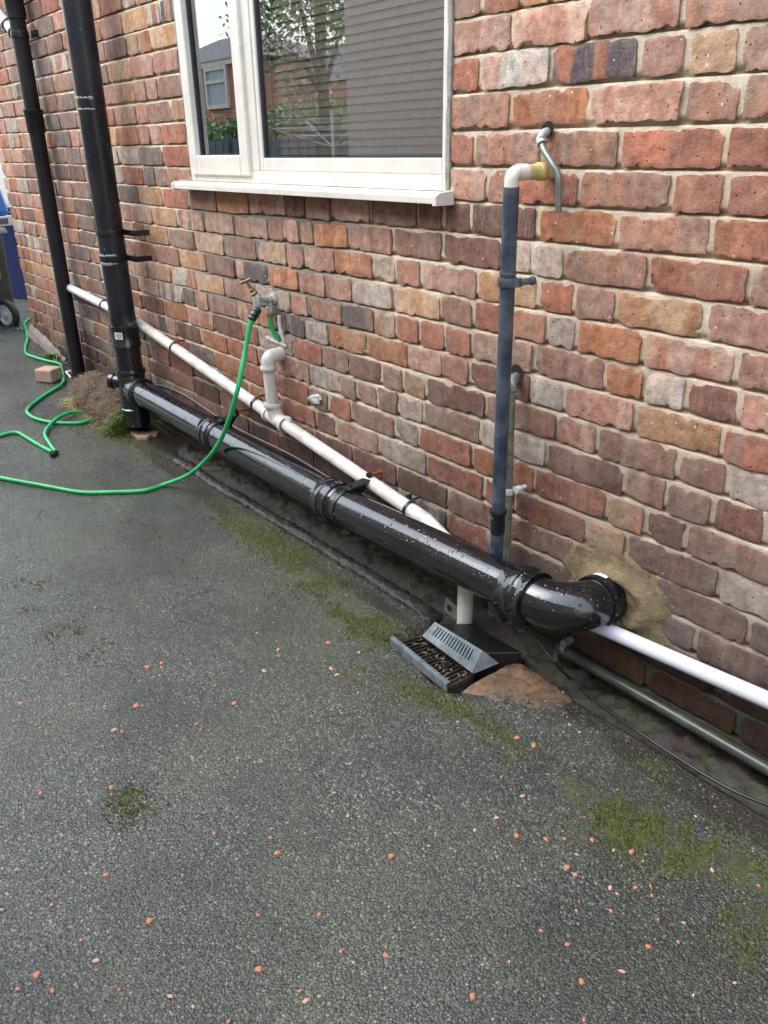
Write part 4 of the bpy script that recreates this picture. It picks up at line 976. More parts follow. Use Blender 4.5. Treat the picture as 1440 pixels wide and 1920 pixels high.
# lower grid
b = MB(); nn = 17; f0, f1 = a0+nl*.006-Z3*.018, a1+nl*.006-Z3*.018
g0, g1 = b0-Z3*.012, b1-Z3*.012
for i in range(nn):
    t = (i+.5)/nn; p, q = lerp(f0, f1, t), lerp(g0, g1, t); d = q-p; L = np.linalg.norm(d); d /= L; nrm = np.cross(d, Z3); nrm /= np.linalg.norm(nrm)
    wd = .0055 if i < nn-2 else .009
    b.box((p+q)/2, (L, wd, .007), np.array([d, nrm, np.cross(d, nrm)]).T)
for t in (.02, .98):
    p, q = lerp(f0, g0, t), lerp(f1, g1, t); d = q-p; L = np.linalg.norm(d); d /= L; b.box((p+q)/2, (L, .008, .008), np.array([d, np.cross(Z3, d), Z3]).T)
b.add([f1-dl*.02, f1, g1, g1-dl*.02, f1-dl*.02-Z3*.01, f1-Z3*.01, g1-Z3*.01, g1-dl*.02-Z3*.01], [[0, 1, 2, 3], [0, 4, 5, 1], [1, 5, 6, 2], [4, 7, 6, 5], [3, 2, 6, 7], [0, 3, 7, 4]])
b.build('grate', m_gratedark, gul, smooth=False, bevel=.0008)
# leaf guard plate: quad leaning back, with slots
q00, q10 = G(792, 1192, .060), G(886, 1262, .056)             # bottom edge
top0 = onY(818, 1167, -.1); 
def over(px, py, base, lean): # point above the ground near the base line
    d = ray(px, py); t = (base[1]+lean-CAM[1])/d[1]; return CAM+d*t
q01, q11 = over(816, 1166, q00, .035), over(905, 1220, q10, .035)
e1 = (q10-q00); e2 = ((q01-q00)+(q11-q10))/2
nrm = np.cross(e1, e2); nrm /= np.linalg.norm(nrm)
def PL(u, v, o=0): return (q00*(1-u)+q10*u)*(1-v)+(q01*(1-u)+q11*u)*v+nrm*o
b = MB(); cols = 14; th = .0028
us = [0]; 
u0, u1 = .10, .88
for i in range(cols): us += [u0+(u1-u0)*(i+.30)/cols, u0+(u1-u0)*(i+.70)/cols]
us.append(1); vs = [0, .34, .86, 1]
idx = {}
for i, u in enumerate(us):
    for j, v in enumerate(vs):
        for k, o in enumerate((th/2, -th/2)): idx[i, j, k] = len(idx)
Vg = [PL(u, v, o) for u in us for v in vs for o in (th/2, -th/2)]
Fg = []
solid = lambda i, j: 0 <= i < len(us)-1 and 0 <= j < 3 and not (j == 1 and i % 2 == 1 and i > 0)
for i in range(len(us)-1):
    for j in range(3):
        if not solid(i, j): continue
        Fg.append([idx[i, j, 0], idx[i+1, j, 0], idx[i+1, j+1, 0], idx[i, j+1, 0]]); Fg.append([idx[i, j, 1], idx[i, j+1, 1], idx[i+1, j+1, 1], idx[i+1, j, 1]])
        for (di, dj, A_, B_) in ((-1, 0, (i, j), (i, j+1)), (1, 0, (i+1, j+1), (i+1, j)), (0, -1, (i+1, j), (i, j)), (0, 1, (i, j+1), (i+1, j+1))):
            if not solid(i+di, j+dj): Fg.append([idx[(*A_, 0)], idx[(*B_, 0)], idx[(*B_, 1)], idx[(*A_, 1)]])
b.add(Vg, Fg)
# side flap on the right
s0, s1 = PL(1, 0), PL(1, 1); 
b.add([s0, s1, s1+np.array([.03, .03, -.035]), s0+np.array([.004, .004, 0]), s0-nrm*.002, s1-nrm*.002], [[0, 1, 2, 3], [3, 2, 5, 4]])
b.build('leaf_guard', m_grate, gul, smooth=False)
b = MB(); bx0 = np.array([(q01[0]+q11[0])/2, 0, 0])
# hopper body behind the guard
hb = [q01-Z3*.006, q11-Z3*.006, q11+np.array([.055, .085, -.012]), q01+np.array([.055, .085, -.012])]
lo = [np.array([q[0], q[1], .015]) for q in hb]
b.add(hb+lo, [[0, 1, 2, 3][::-1], [0, 1, 5, 4], [1, 2, 6, 5], [2, 3, 7, 6], [3, 0, 4, 7]])
b.build('hopper', simple('black grimy plastic', (.006, .006, .007), .4, bump=.3, scale=40), gul, smooth=False, bevel=.004)
# dead leaves & silt on the grate
b = MB(); rg = np.random.RandomState(9)
for i in range(110):
    u, v = rg.rand(), rg.beta(2.2, 1.2); p = lerp(lerp(f0, f1, u), lerp(g0, g1, u), v)+Z3*rg.uniform(.002, .007)
    a = rg.rand()*6.28; L = rg.uniform(.002, .008); d = np.array([math.cos(a), math.sin(a), rg.uniform(-.2, .2)])*L; n_ = np.array([-d[1], d[0], 0])*rg.uniform(.1, .35)
    b.add([p-d, p+n_, p+d, p-n_+Z3*.001], [[0, 1, 2, 3]])
lv = b.build('leaf_litter', m_fibre, smooth=False, loc=tuple(G(840, 1225)), attrs={'rnd': ('FLOAT', np.repeat(rg.rand(110), 4))}); lv['kind'] = 'stuff'; tag(lv, 'brown leaf litter caught on the slotted drain grate', 'leaf litter')
# metal bracket
p = onY(845, 1141, -.105)
b = MB(); b.prism([(p[0]-.028, p[2]-.02), (p[0]+.02, p[2]-.03), (p[0]+.028, p[2]+.012), (p[0]-.022, p[2]+.026)], -.105, -.101, (0, 2, 1)); b.box((p[0]+.024, -.088, p[2]-.012), (.004, .03, .05))
bo = tag(b.build('metal_bracket', m_metal, loc=p, smooth=False, bevel=.001), 'small galvanised bracket with bolt hole leaning by the white down pipe', 'bracket')
b = MB(); b.lathe((p[0]-.004, -.1062, p[2]), (0, -1, 0), [(0, .0001), (0, .0095), (.001, .0095), (.001, .0001)], 14, cap=False); b.build('bolt_hole', bpy.data.materials['dark hole'], bo)
# rust coloured concrete
def slab(name, pts, z0, zt, mat, label, cat, seed=1, dome=.5, kind=None):
    pts = np.array(pts); c = pts.mean(0); n = 72; ang = np.linspace(0, 2*math.pi, n, endpoint=False)
    pa = np.arctan2(pts[:, 1]-c[1], pts[:, 0]-c[0]); pr = np.hypot(pts[:, 1]-c[1], pts[:, 0]-c[0]); o_ = np.argsort(pa)
    r = np.interp(ang, np.r_[pa[o_]-2*math.pi, pa[o_], pa[o_]+2*math.pi], np.tile(pr[o_], 3)) if True else 0
    r = np.interp((ang+math.pi) % (2*math.pi)-math.pi, np.r_[pa[o_][-1]-2*math.pi, pa[o_], pa[o_][0]+2*math.pi], np.r_[pr[o_][-1], pr[o_], pr[o_][0]])
    Vv = []; m = 22
    for i in range(m):
        t = i/(m-1)
        for a, rr in zip(ang, r):
            rr = rr*(1+.12*(fbm(math.cos(a)*5+seed, math.sin(a)*5, seed)-.5)); x, y = c[0]+rr*t*math.cos(a), c[1]+rr*t*math.sin(a)
            h = float(gz(x, y)) if z0 is None else z0
            z = h+zt*(1-t**2.5)+(fbm(x*40, y*40, seed)-.5)*zt*dome*(1-t)-.006*max(0, t-.9)*10
            Vv.append((x, y, z))
    b = MB().add(Vv, [[i*n+j, i*n+(j+1) % n, (i+1)*n+(j+1) % n, (i+1)*n+j][::-1] for i in range(m-1) for j in range(n)])
    o = b.build(name, mat, loc=(c[0], c[1], .05), ang=180)
    tag(o, label, cat) if kind is None else o.__setitem__('kind', kind); return o
slab('concrete_patch', [G(x, y, .06)[:2] for x, y in ((875, 1275), (905, 1300), (960, 1312), (1020, 1325), (1085, 1305), (1095, 1285), (1040, 1245), (985, 1215), (930, 1205), (905, 1235), (890, 1262), (846, 1284))], None, .012, m_rust, 'rust brown concrete patch on the ground right of the drain gully', 'concrete patch', 4, 1.2)

# ---- edging strip along the gap
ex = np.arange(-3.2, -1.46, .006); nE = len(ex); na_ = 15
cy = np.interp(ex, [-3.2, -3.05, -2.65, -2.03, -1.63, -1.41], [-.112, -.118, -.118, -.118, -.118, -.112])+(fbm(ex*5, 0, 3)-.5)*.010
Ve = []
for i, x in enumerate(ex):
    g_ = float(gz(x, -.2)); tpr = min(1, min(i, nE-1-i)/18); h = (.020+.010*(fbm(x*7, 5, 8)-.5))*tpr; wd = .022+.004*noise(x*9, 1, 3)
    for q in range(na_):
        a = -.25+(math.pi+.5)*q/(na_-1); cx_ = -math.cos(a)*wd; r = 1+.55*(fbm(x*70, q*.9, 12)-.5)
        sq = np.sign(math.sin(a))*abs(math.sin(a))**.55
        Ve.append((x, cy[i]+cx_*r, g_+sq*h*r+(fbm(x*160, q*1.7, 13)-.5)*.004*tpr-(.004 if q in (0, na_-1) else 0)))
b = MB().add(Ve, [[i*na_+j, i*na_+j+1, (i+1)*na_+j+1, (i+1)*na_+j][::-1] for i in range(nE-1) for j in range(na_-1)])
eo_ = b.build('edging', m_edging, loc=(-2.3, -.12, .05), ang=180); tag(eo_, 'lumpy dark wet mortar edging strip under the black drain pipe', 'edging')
# rubble ledge between edging and wall
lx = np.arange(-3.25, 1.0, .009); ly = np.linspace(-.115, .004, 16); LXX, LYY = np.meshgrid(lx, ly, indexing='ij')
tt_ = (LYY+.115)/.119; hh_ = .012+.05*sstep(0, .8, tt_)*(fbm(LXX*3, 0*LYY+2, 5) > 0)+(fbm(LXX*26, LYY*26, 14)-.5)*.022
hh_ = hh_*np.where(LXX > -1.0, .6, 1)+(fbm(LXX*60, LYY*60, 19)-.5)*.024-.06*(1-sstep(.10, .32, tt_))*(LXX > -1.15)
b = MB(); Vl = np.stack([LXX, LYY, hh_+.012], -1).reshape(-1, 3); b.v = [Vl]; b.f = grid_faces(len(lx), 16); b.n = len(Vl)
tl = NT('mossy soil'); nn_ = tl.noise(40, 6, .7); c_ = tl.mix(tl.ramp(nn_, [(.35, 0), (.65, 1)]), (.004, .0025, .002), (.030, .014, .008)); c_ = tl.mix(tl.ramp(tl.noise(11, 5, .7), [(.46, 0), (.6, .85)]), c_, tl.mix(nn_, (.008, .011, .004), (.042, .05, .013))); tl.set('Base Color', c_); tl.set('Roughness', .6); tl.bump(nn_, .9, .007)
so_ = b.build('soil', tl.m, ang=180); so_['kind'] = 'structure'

# ================================================================== LOOSE THINGS
# turf roll
tc = onZ(182, 772, .13); 
turf = T('turf_roll', 'rolled piece of turf, brown root side out, lying against the wall', 'turf', (tc[0], tc[1], .12))
A = onZ(128, 742, .17); B = onZ(222, 795, .12); A[2] = float(gz(A[0], A[1])); B[2] = float(gz(B[0], B[1]))
axd = (B-A); Lr = np.linalg.norm(axd[:2]); axd = np.array([axd[0], axd[1], B[2]-A[2]])/Lr; side = np.array([-axd[1], axd[0], 0]); side /= np.linalg.norm(side)
# spans from the downpipe to the stack; the roll lies across a width of about 0.2 m towards the wall
A2 = onZ(150, 722, .19); 
nr, na = 46, 30; Vt = []
W_, H_ = .098, .135
for i in range(nr):
    t = i/(nr-1)
    c = np.array([-4.10+.52*t, -.135+.0*t, 0]); c[2] = float(gz(c[0], c[1]))-.01
    sc2 = (.82+.25*math.sin(math.pi*min(1, t*1.1))**.6)*(1-.0*t)
    if t < .12: sc2 *= (t/.12)**.4*.5+.5
    for j in range(na):
        a = -.5+(math.pi+.9)*(j/(na-1)); r = 1+.16*(fbm(t*7, a*2, 3)-.5)*2
        Vt.append((c[0]+(noise(a*3, 0, 4)-.5)*.05, c[1]-math.cos(a)*W_*sc2*r*(1 if a < math.pi/2 else .95), c[2]+.045+math.sin(a)*(H_-.03)*sc2*r*(1.0-.15*t)))
b = MB().add(Vt, [[i*na+j, i*na+j+1, (i+1)*na+j+1, (i+1)*na+j] for i in range(nr-1) for j in range(na-1)]+[list(range(na))[::-1], [(nr-1)*na+j for j in range(na)]])
b.build('root_mat', m_root, turf, ang=180)
def blades(name, mat, parent, centres, n, L, wdt, spread, seed, lean=.5, curl=.3, loc=None, up=1.0):
    rg = np.random.RandomState(seed); Vv = []; Ff = []; rn = []; k = 0
    for i in range(n):
        c = centres(rg); c = np.array(c); a = rg.rand()*6.28; le = rg.uniform(.4, 1)*L; d = np.array([math.cos(a)*lean, math.sin(a)*lean, up*rg.uniform(.5, 1)]); d *= le/np.linalg.norm(d)
        s_ = np.array([-math.sin(a), math.cos(a), 0])*wdt; m_ = c+d*.55; e = c+d+np.array([math.cos(a), math.sin(a), -.4])*le*curl
        Vv += [c-s_, c+s_, m_+s_*.7, m_-s_*.7, e]; Ff += [[k, k+1, k+2, k+3], [k+3, k+2, k+4]]; rn += [rg.rand()]*5; k += 5
    b = MB().add(Vv, Ff); return b.build(name, mat, parent, smooth=False, loc=loc, attrs={'rnd': ('FLOAT', rn)})
Vt_ = np.array(Vt).reshape(nr, na, 3)
def on_turf(rg):
    i = rg.randint(2, nr); j = rg.randint(1, na-1); return Vt_[i, j]+rg.uniform(-.008, .008, 3)
blades('root_fibre', m_fibre, turf, on_turf, 4200, .038, .0014, 0, 3, lean=1.0, curl=.6, up=.35)
def turf_end(rg):
    a = rg.uniform(0, math.pi); r = math.sqrt(rg.rand()); c = Vt_[nr-1].mean(0); return (Vt_[nr-1, 0, 0]+rg.uniform(-.02, .05), -.150-math.cos(a)*.10*r, float(gz(-3.6, -.2))+math.sin(a)*.10*r)
blades('turf_grass', m_grass, turf, turf_end, 1500, .045, .0016, 0, 4, lean=.9, curl=.5, up=.5)
def turf_front(rg):
    t = rg.rand(); x = -4.1+.45*t; return (x, -.135-.092+rg.normal()*.02-.02*math.sin(t*6), float(gz(x, -.3))+.004)
blades('yellow_grass', m_yellow, turf, turf_front, 700, .05, .0015, 0, 5, lean=1.0, curl=.5, up=.4)
def turf_top(rg):
    i = rg.randint(12, nr); j = rg.randint(na//2+5, na-3); return Vt_[i, j]
blades('top_grass', m_yellow, turf, turf_top, 700, .04, .0016, 0, 6, lean=1.0, curl=.4, up=.5)

# brick piece, tile pieces, metal strip
c = onZ(91, 698, .20); z0 = float(gz(c[0], c[1]))
b = MB(); Rb = np.array(Matrix.Rotation(.6, 3, 'Z')); b.box((c[0], c[1], z0+.035), (.105, .095, .07), Rb)
bk = b.build('half_brick', m_terra, loc=(c[0], c[1], z0), smooth=False, bevel=.008); tag(bk, 'broken pinkish brick half lying beside the green hose near the corner', 'brick')
b = MB(); 
for (px, py, a, s_) in ((265, 803, .3, .06), (250, 800, 1.2, .035), (286, 800, -.4, .04)):
    p = onZ(px, py, .11); b = MB(); n = 7; rg2 = np.random.RandomState(px); an = np.sort(rg2.rand(n))*6.28; z_ = float(gz(p[0], p[1]))
    b.prism([(p[0]+s_*math.cos(t)*rg2.uniform(.7, 1), p[1]+s_*.7*math.sin(t)*rg2.uniform(.7, 1)) for t in np.linspace(0, 6.28, 8)[:-1]], z_-.004, z_+.013)
    tag(b.build('tile_piece', m_terra, loc=(p[0], p[1], z_), smooth=False, bevel=.002), {265: 'largest pink tile fragment under the foot of the black soil stack', 250: 'small pink tile fragment at the front of the soil stack foot', 286: 'pink tile fragment right of the soil stack foot'}[px], 'tile fragment')
p = [onZ(124, 697, .175), onZ(133, 708, .175), onZ(124, 697, .175), onZ(144, 694, .175)]
b = MB(); b.tube([p[0], p[1]], .006, 4); b.tube([p[2], p[3]], .006, 4); tag(b.build('bent_strip', m_white2, loc=p[0], smooth=False), 'bent white metal strip on the ground at the slim downpipe foot', 'metal strip')
# weeds
def weed(px, py, n, L, label, seed):
    p = onZ(px, py, .17); z_ = float(gz(p[0], p[1]))
    o = blades('weed', m_grass, None, lambda rg: (p[0]+rg.normal()*.025, p[1]+rg.normal()*.012, z_-.003), n, L, .003, 0, seed, lean=.8, curl=.3, loc=(p[0], p[1], z_)); tag(o, label, 'weed')
weed(98, 670, 120, .07, 'small green weed at the wall foot behind the half brick', 21); weed(40, 630, 50, .04, 'tiny pale weed by the hose near the far corner', 22); weed(176, 700, 60, .06, 'thin weed on the wall foot right of the slim downpipe', 23)

# fine moss cushions (nobody could count them)
rg = np.random.RandomState(31); Vv = []; Ff = []; rn = []; k = 0
for (px, py, rx, ry, am) in MOSS:
    if py < 760: continue
    c = onZ(px, py, .06); dist = abs(c[0])+1
    n = int(rx*ry*am**2*420000/dist); n = min(n, 4200)
    for i in range(n):
        x, y = c[0]+rg.normal()*rx*.55, c[1]+rg.normal()*ry*.55
        if y > -.10: continue
        if fbm(x*13+1, y*13+5, 41)+.25*(noise(x*60, y*60, 42)-.5) < .50: continue
        z = float(gz(x, y)) if i % 1 == 0 else 0
        s_ = rg.uniform(.0014, .0040)*(1+.1*dist); a = rg.rand()*6.28; ca, sa = math.cos(a)*s_, math.sin(a)*s_
        hh = rg.uniform(.3, 1.1)*s_; Vv += [(x-ca, y-sa, z-.0005), (x+ca*.6-sa*.7, y+sa*.6+ca*.7, z+.0002), (x+ca*.6+sa*.7, y+sa*.6-ca*.7, z+.0002), (x+ca*.2, y+sa*.2, z+hh+.001)]
        Ff += [[k, k+1, k+3], [k+1, k+2, k+3], [k+2, k, k+3]]; rn += [rg.rand()]*4; k += 4
b = MB().add(Vv, Ff); mo = b.build('moss', m_moss, smooth=False, attrs={'rnd': ('FLOAT', rn)}); mo['kind'] = 'stuff'; tag(mo, 'green moss growing in patches on the tarmac along the wall', 'moss')

# brick chips
m_chip = [simple('orange brick chip', (.40, .155, .08), .6, var=.25, scale=120, bump=.4), simple('pink brick chip', (.48, .27, .20), .6, var=.2, scale=120, bump=.4)]
CH = []
A5 = [(95, 40), (317, 62), (265, 135), (24, 157), (525, 157), (402, 250), (586, 187), (716, 107), (735, 278), (468, 302), (275, 355), (545, 370), (568, 370), (456, 388), (532, 413), (692, 325), (890, 345), (982, 315), (448, 455), (455, 493), (545, 493), (522, 520), (370, 502), (200, 497), (205, 557), (299, 577), (631, 527), (692, 497), (698, 526), (772, 447), (127, 583), (66, 592), (8, 605), (435, 605), (118, 711), (708, 630), (737, 657), (743, 586), (799, 531), (877, 568), (908, 623), (995, 583), (983, 607), (942, 573), (1326, 676), (1406, 697), (1355, 765), (812, 690), (865, 705), (890, 727), (957, 703), (1017, 732), (1012, 697), (740, 787), (750, 756), (58, 797), (22, 836), (363, 808), (377, 860), (612, 864), (823, 873), (867, 790), (708, 912), (838, 937), (257, 905), (450, 988), (496, 982), (44, 953), (921, 943), (1004, 920), (1028, 893), (1112, 902), (1040, 820), (1133, 830), (1383, 908), (907, 1015), (760, 1052), (362, 1106), (1317, 1057), (1208, 1185), (768, 1195), (1275, 1138), (1236, 640)]
for x, y in A5: CH.append((700+x*.5139, 1300+y*.5139))
A4 = [(848, 32), (367, 75), (595, 78), (632, 88), (157, 150), (510, 147), (924, 63), (990, 77), (1060, 78), (948, 197), (990, 178), (1068, 207), (1073, 240), (1074, 264), (906, 246), (1210, 172), (1268, 213), (1308, 170), (1385, 253), (929, 326), (1018, 322), (1006, 341), (1253, 320), (1278, 316), (1301, 338), (1386, 337), (622, 294), (624, 309), (618, 340), (568, 309), (45, 357), (363, 384), (829, 378), (933, 401), (974, 438), (902, 445), (306, 454), (403, 458), (525, 456), (548, 455), (80, 447), (1380, 408), (1430, 460), (1318, 485), (120, 523), (153, 541), (485, 528), (470, 555), (437, 550), (757, 526), (683, 532), (805, 551), (273, 606), (581, 598), (618, 622), (1130, 626), (457, 674), (86, 684), (1170, 697), (27, 790), (155, 790), (115, 832), (430, 770), (86, 752), (1262, 767), (1270, 803), (1242, 843), (1283, 865), (1342, 880), (1128, 881), (1108, 908), (917, 884), (954, 843), (880, 821), (543, 932), (824, 951), (1045, 967), (1395, 970), (1072, 1026), (501, 1019), (451, 1082), (407, 1113), (523, 1129), (703, 1113), (865, 1144), (838, 1186), (812, 1206), (1238, 1084), (1005, 1240), (995, 1265), (1230, 1262), (218, 1191), (198, 1225), (120, 1258), (220, 1272), (180, 1335), (577, 1284), (313, 1361), (1082, 1321), (984, 1349), (1315, 1405), (1363, 1447), (370, 1438), (370, 1472), (998, 1472), (140, 1492), (288, 1527), (66, 1547), (201, 1553), (445, 1534), (459, 1546), (653, 1575), (688, 1615), (1155, 1557), (1183, 1592), (880, 1669), (742, 1610), (8, 1082), (60, 1087), (4, 1245)]
for x, y in A4: CH.append((x*.4861, 1100+y*.4861))
SPECIAL = {(362, 1106), (577, 1284), (998, 1472)}
protos = []
for q in range(7):
    rg2 = np.random.RandomState(50+q); n = rg2.randint(5, 8); an = np.sort(np.linspace(0, 6.28, n, endpoint=False)+rg2.uniform(-.3, .3, n)); rr = rg2.uniform(.6, 1.05, n); asp = rg2.uniform(.55, .95)
    lo_ = [(r*math.cos(a), asp*r*math.sin(a), 0) for a, r in zip(an, rr)]; hi = [(r*.78*math.cos(a)+.05, asp*r*.78*math.sin(a), rg2.uniform(.3, .5)) for a, r in zip(an, rr)]
    F_ = [[i, (i+1) % n, n+(i+1) % n, n+i] for i in range(n)]+[[n+i for i in range(n)]]
    me = MB().add(lo_+hi, F_).mesh(np.zeros(3)); me.name = 'brick_chip'; me.materials.append(m_chip[0 if q % 3 else 1]); protos.append(me)
rg = np.random.RandomState(77)
big = [(700+362*.5139, 1300+1106*.5139), (577*.4861, 1100+1284*.4861), (998*.4861, 1100+1472*.4861), (1183*.4861, 1100+1592*.4861)]
for i, (px, py) in enumerate(CH):
    p = onZ(px, py, .055); z_ = float(gz(p[0], p[1])); isb = any(abs(px-a)+abs(py-c) < 2 for a, c in big)
    o = bpy.data.objects.new('brick_chip', protos[rg.randint(7)]); C.objects.link(o); s_ = (.0026+.0062*rg.rand()**2.2)*(1.0 if py > 1400 else 1.35)
    if isb: s_ = .0085
    o.location = (p[0], p[1], z_+.0005); o.scale = (s_, s_, s_*.8); o.rotation_euler = (rg.uniform(-.15, .15), rg.uniform(-.15, .15), rg.rand()*6.28)
    tag(o, 'tiny orange chip of brick lying on the wet tarmac', 'brick chip', 'orange brick chips scattered over the tarmac')
# white grit
WG = [(1305, 1525), (858, 1353), (1300, 1865), (558, 1054), (650, 1115), (513, 1166), (400, 1028), (860, 1310), (1083, 1298), (1058, 1240)]
for i, (px, py) in enumerate(WG):
    p = onZ(px, py, .055); z_ = float(gz(p[0], p[1])); o = bpy.data.objects.new('white_pebble', protos[i % 7].copy()); o.data.materials.clear(); o.data.materials.append(m_stone); C.objects.link(o)
    s_ = .0036; o.location = (p[0], p[1], z_+.0008); o.scale = (s_, s_*.7, s_); o.rotation_euler = (0, 0, i); tag(o, 'tiny white pebble lying on the tarmac', 'pebble', 'white pebbles on the tarmac')
p = hz(218, 861, 0); o = bpy.data.objects.new('dark_stone', protos[2].copy()); o.data.materials.clear(); o.data.materials.append(m_darkstone); C.objects.link(o); o.location = tuple(p); o.scale = (.014, .012, .016); tag(o, 'small dark stone on the tarmac in front of the soil stack', 'stone')
# loose grit and gravel (stuff), coarser chippings standing proud of the tarmac
rg = np.random.RandomState(91); N = 90000
xs = .3-3.3*rg.rand(N)**1.25; ysv = rg.uniform(-1.45, -.1, N)
zsv = gz(xs, ysv); keep = fbm(xs*2.3, ysv*2.3, 61) > .33; xs, ysv, zsv = xs[keep], ysv[keep], zsv[keep]; N = len(xs)
s_ = rg.uniform(.0007, .0017, N)+.0009*(rg.rand(N) > .95); a = rg.rand(N)*6.28; ca, sa = np.cos(a)*s_, np.sin(a)*s_; asp = rg.uniform(.5, 1, N); h = s_*rg.uniform(.3, .9, N); t1 = rg.uniform(.3, .9, N)
Vv = np.stack([np.stack(q, -1) for q in ((xs+ca, ysv+sa, zsv-.0005), (xs-sa*asp, ysv+ca*asp, zsv-.0005), (xs-ca, ysv-sa, zsv-.0005), (xs+sa*asp, ysv-ca*asp, zsv-.0005), (xs+ca*.5, ysv+sa*.5, zsv+h), (xs-ca*.5-sa*.3, ysv-sa*.5+ca*.3, zsv+h*t1))], 1).reshape(-1, 3)
Fb = np.array([[0, 1, 4, 4], [1, 5, 4, 4], [1, 2, 5, 5], [2, 3, 5, 5], [3, 4, 5, 5], [3, 0, 4, 4]])[:, :3]
Ff = (np.arange(N)[:, None, None]*6+Fb[None]).reshape(-1, 3); rn = np.repeat(rg.rand(N), 6)
M_ = 2600; xd = -3.2+3.4*rg.rand(M_); yd = -.125-np.abs(rg.normal(size=M_))*.035
k2 = rg.rand(M_) < .25; xd[k2] = -1.05+rg.normal(size=k2.sum())*.10; yd[k2] = -.20+rg.normal(size=k2.sum())*.05
ok = ~((xd > -1.5) & (xd < -1.17) & (yd > -.30)); xd, yd = xd[ok], yd[ok]; M_ = len(xd); zd = gz(xd, yd)+.001+np.where((xd > -1.2) & (xd < -.93) & (yd > -.25), .007, 0)
sd2 = rg.uniform(.0012, .0042, M_)*rg.rand(M_)**.5; a = rg.rand(M_)*6.28; ca, sa = np.cos(a)*sd2, np.sin(a)*sd2; h = sd2*.8
Vd = np.stack([np.stack(q, -1) for q in ((xd+ca, yd+sa, zd-.001), (xd-sa*.8, yd+ca*.8, zd-.001), (xd-ca, yd-sa, zd-.001), (xd+sa*.8, yd-ca*.8, zd-.001), (xd+ca*.5, yd+sa*.5, zd+h), (xd-ca*.5-sa*.3, yd-sa*.5+ca*.3, zd+h*.6))], 1).reshape(-1, 3)
Fd = (np.arange(M_)[:, None, None]*6+Fb[None]).reshape(-1, 3)+len(Vv); Vv = np.concatenate([Vv, Vd]); Ff = np.concatenate([Ff, Fd]); rn = np.concatenate([rn, np.repeat(rg.rand(M_)*.97, 6)])
tgm = NT('grit'); tgm.set('Base Color', tgm.ramp(tgm.attr('rnd', 'Fac'), [(0, (.03, .034, .036)), (.5, (.075, .082, .085)), (.85, (.12, .13, .12)), (1, (.30, .29, .26))])); tgm.set('Roughness', .3)
b = MB(); b.v = [Vv]; b.f = Ff; b.n = len(Vv); gr_ = b.build('grit', tgm.m, smooth=False, attrs={'rnd': ('FLOAT', rn)}); gr_['kind'] = 'stuff'; tag(gr_, 'grey stone grit of the worn tarmac surface', 'grit')

# ================================================================== BINS beyond the corner
wc = onZ(10, 588, .22)
gb_ = T('grey_wheelie_bin', 'dark grey wheelie bin with grey wheel behind the house corner', 'wheelie bin', (wc[0]-.2, wc[1]+.05, .17))
gzb = .185
wr = .10
wcx, wcy = onZ(13, 590, gzb+wr)[:2]
b = MB()
def hexa(b, base, top): b.add(list(base)+list(top), [[3, 2, 1, 0], [4, 5, 6, 7], [0, 1, 5, 4], [1, 2, 6, 5], [2, 3, 7, 6], [3, 0, 4, 7]])
d1 = np.array([-.45, .89, 0]); d2 = np.array([-.89, -.45, 0])    # bin side directions
fc = np.array([wcx, wcy, 0])+d2*.06+d1*.03
def cornr(c, a, e, z): return [np.array([*(c+d1*i*a+d2*j*e)[:2], z]) for i, j in ((0, 0), (1, 0), (1, 1), (0, 1))]
hexa(b, cornr(fc-d1*.36-d2*.01, .46, .34, gzb+.06), cornr(fc-d1*.42-d2*.05, .50, .42, gzb+.60)); b.build('body', m_bin, gb_, smooth=False, bevel=.02)
b = MB(); hexa(b, cornr(fc-d1*.44-d2*.07, .55, .46, gzb+.605), cornr(fc-d1*.43-d2*.06, .53, .44, gzb+.645)); b.build('lid', m_binrim, gb_, smooth=False, bevel=.012)
b = MB(); wd_ = -d1*1.0; b.lathe((wcx, wcy, gzb+wr), wd_, [(-.02, .03), (-.02, wr*.95), (-.012, wr), (.012, wr), (.02, wr*.95), (.02, wr*.68)], 32, cap=False)
wh = b.build('wheel', m_rubber, gb_)
b = MB(); b.lathe((wcx, wcy, gzb+wr), wd_, [(-.01, .01), (-.01, wr*.7), (.014, wr*.7), (.016, wr*.55), (.010, wr*.5), (.010, .02), (.022, .018), (.022, .0001)], 32, cap=False); b.build('hub', m_hub, wh)
hp0 = onY(14, 440, fc[1]); b = MB(); q = fc-d1*.02-d2*.04+np.array([0, 0, gzb+.44]); b.box(q, (.03, .03, .22)); b.tube(smooth_path([q+np.array([.0, 0, .02]), q+np.array([.05, -.01, -.01]), q+np.array([.045, -.01, -.07]), q+np.array([0, 0, -.09])], 5), .008, 8); b.build('side_handle', m_binrim, gb_)
bb = T('blue_wheelie_bin', 'navy blue wheelie bin half hidden behind the house corner', 'wheelie bin', (fc[0]-.2, fc[1]+.6, gzb))
f2 = onZ(50, 558, gzb+.1); f2 = np.array([f2[0]-.35, f2[1]+.42, 0])
b = MB(); hexa(b, cornr(f2-d1*.3, .75, .5, gzb+.0), cornr(f2-d1*.33-d2*.06, .85, .6, gzb+.70)); b.build('body', m_blue, bb, smooth=False, bevel=.02)
b = MB(); hexa(b, cornr(f2-d1*.35-d2*.08, .89, .62, gzb+.705), cornr(f2-d1*.33-d2*.06, .86, .58, gzb+.74)); b.build('lid', m_blue, bb, smooth=False, bevel=.012)
b = MB(); b.lathe(np.array([f2[0], f2[1], gzb+.1])-d1*.01, -d1, [(-.02, .03), (-.02, .09), (.02, .09), (.02, .03)], 24); b.build('wheel', m_rubber, bb)
bgc = fc+np.array([0, 0, gzb+.65])
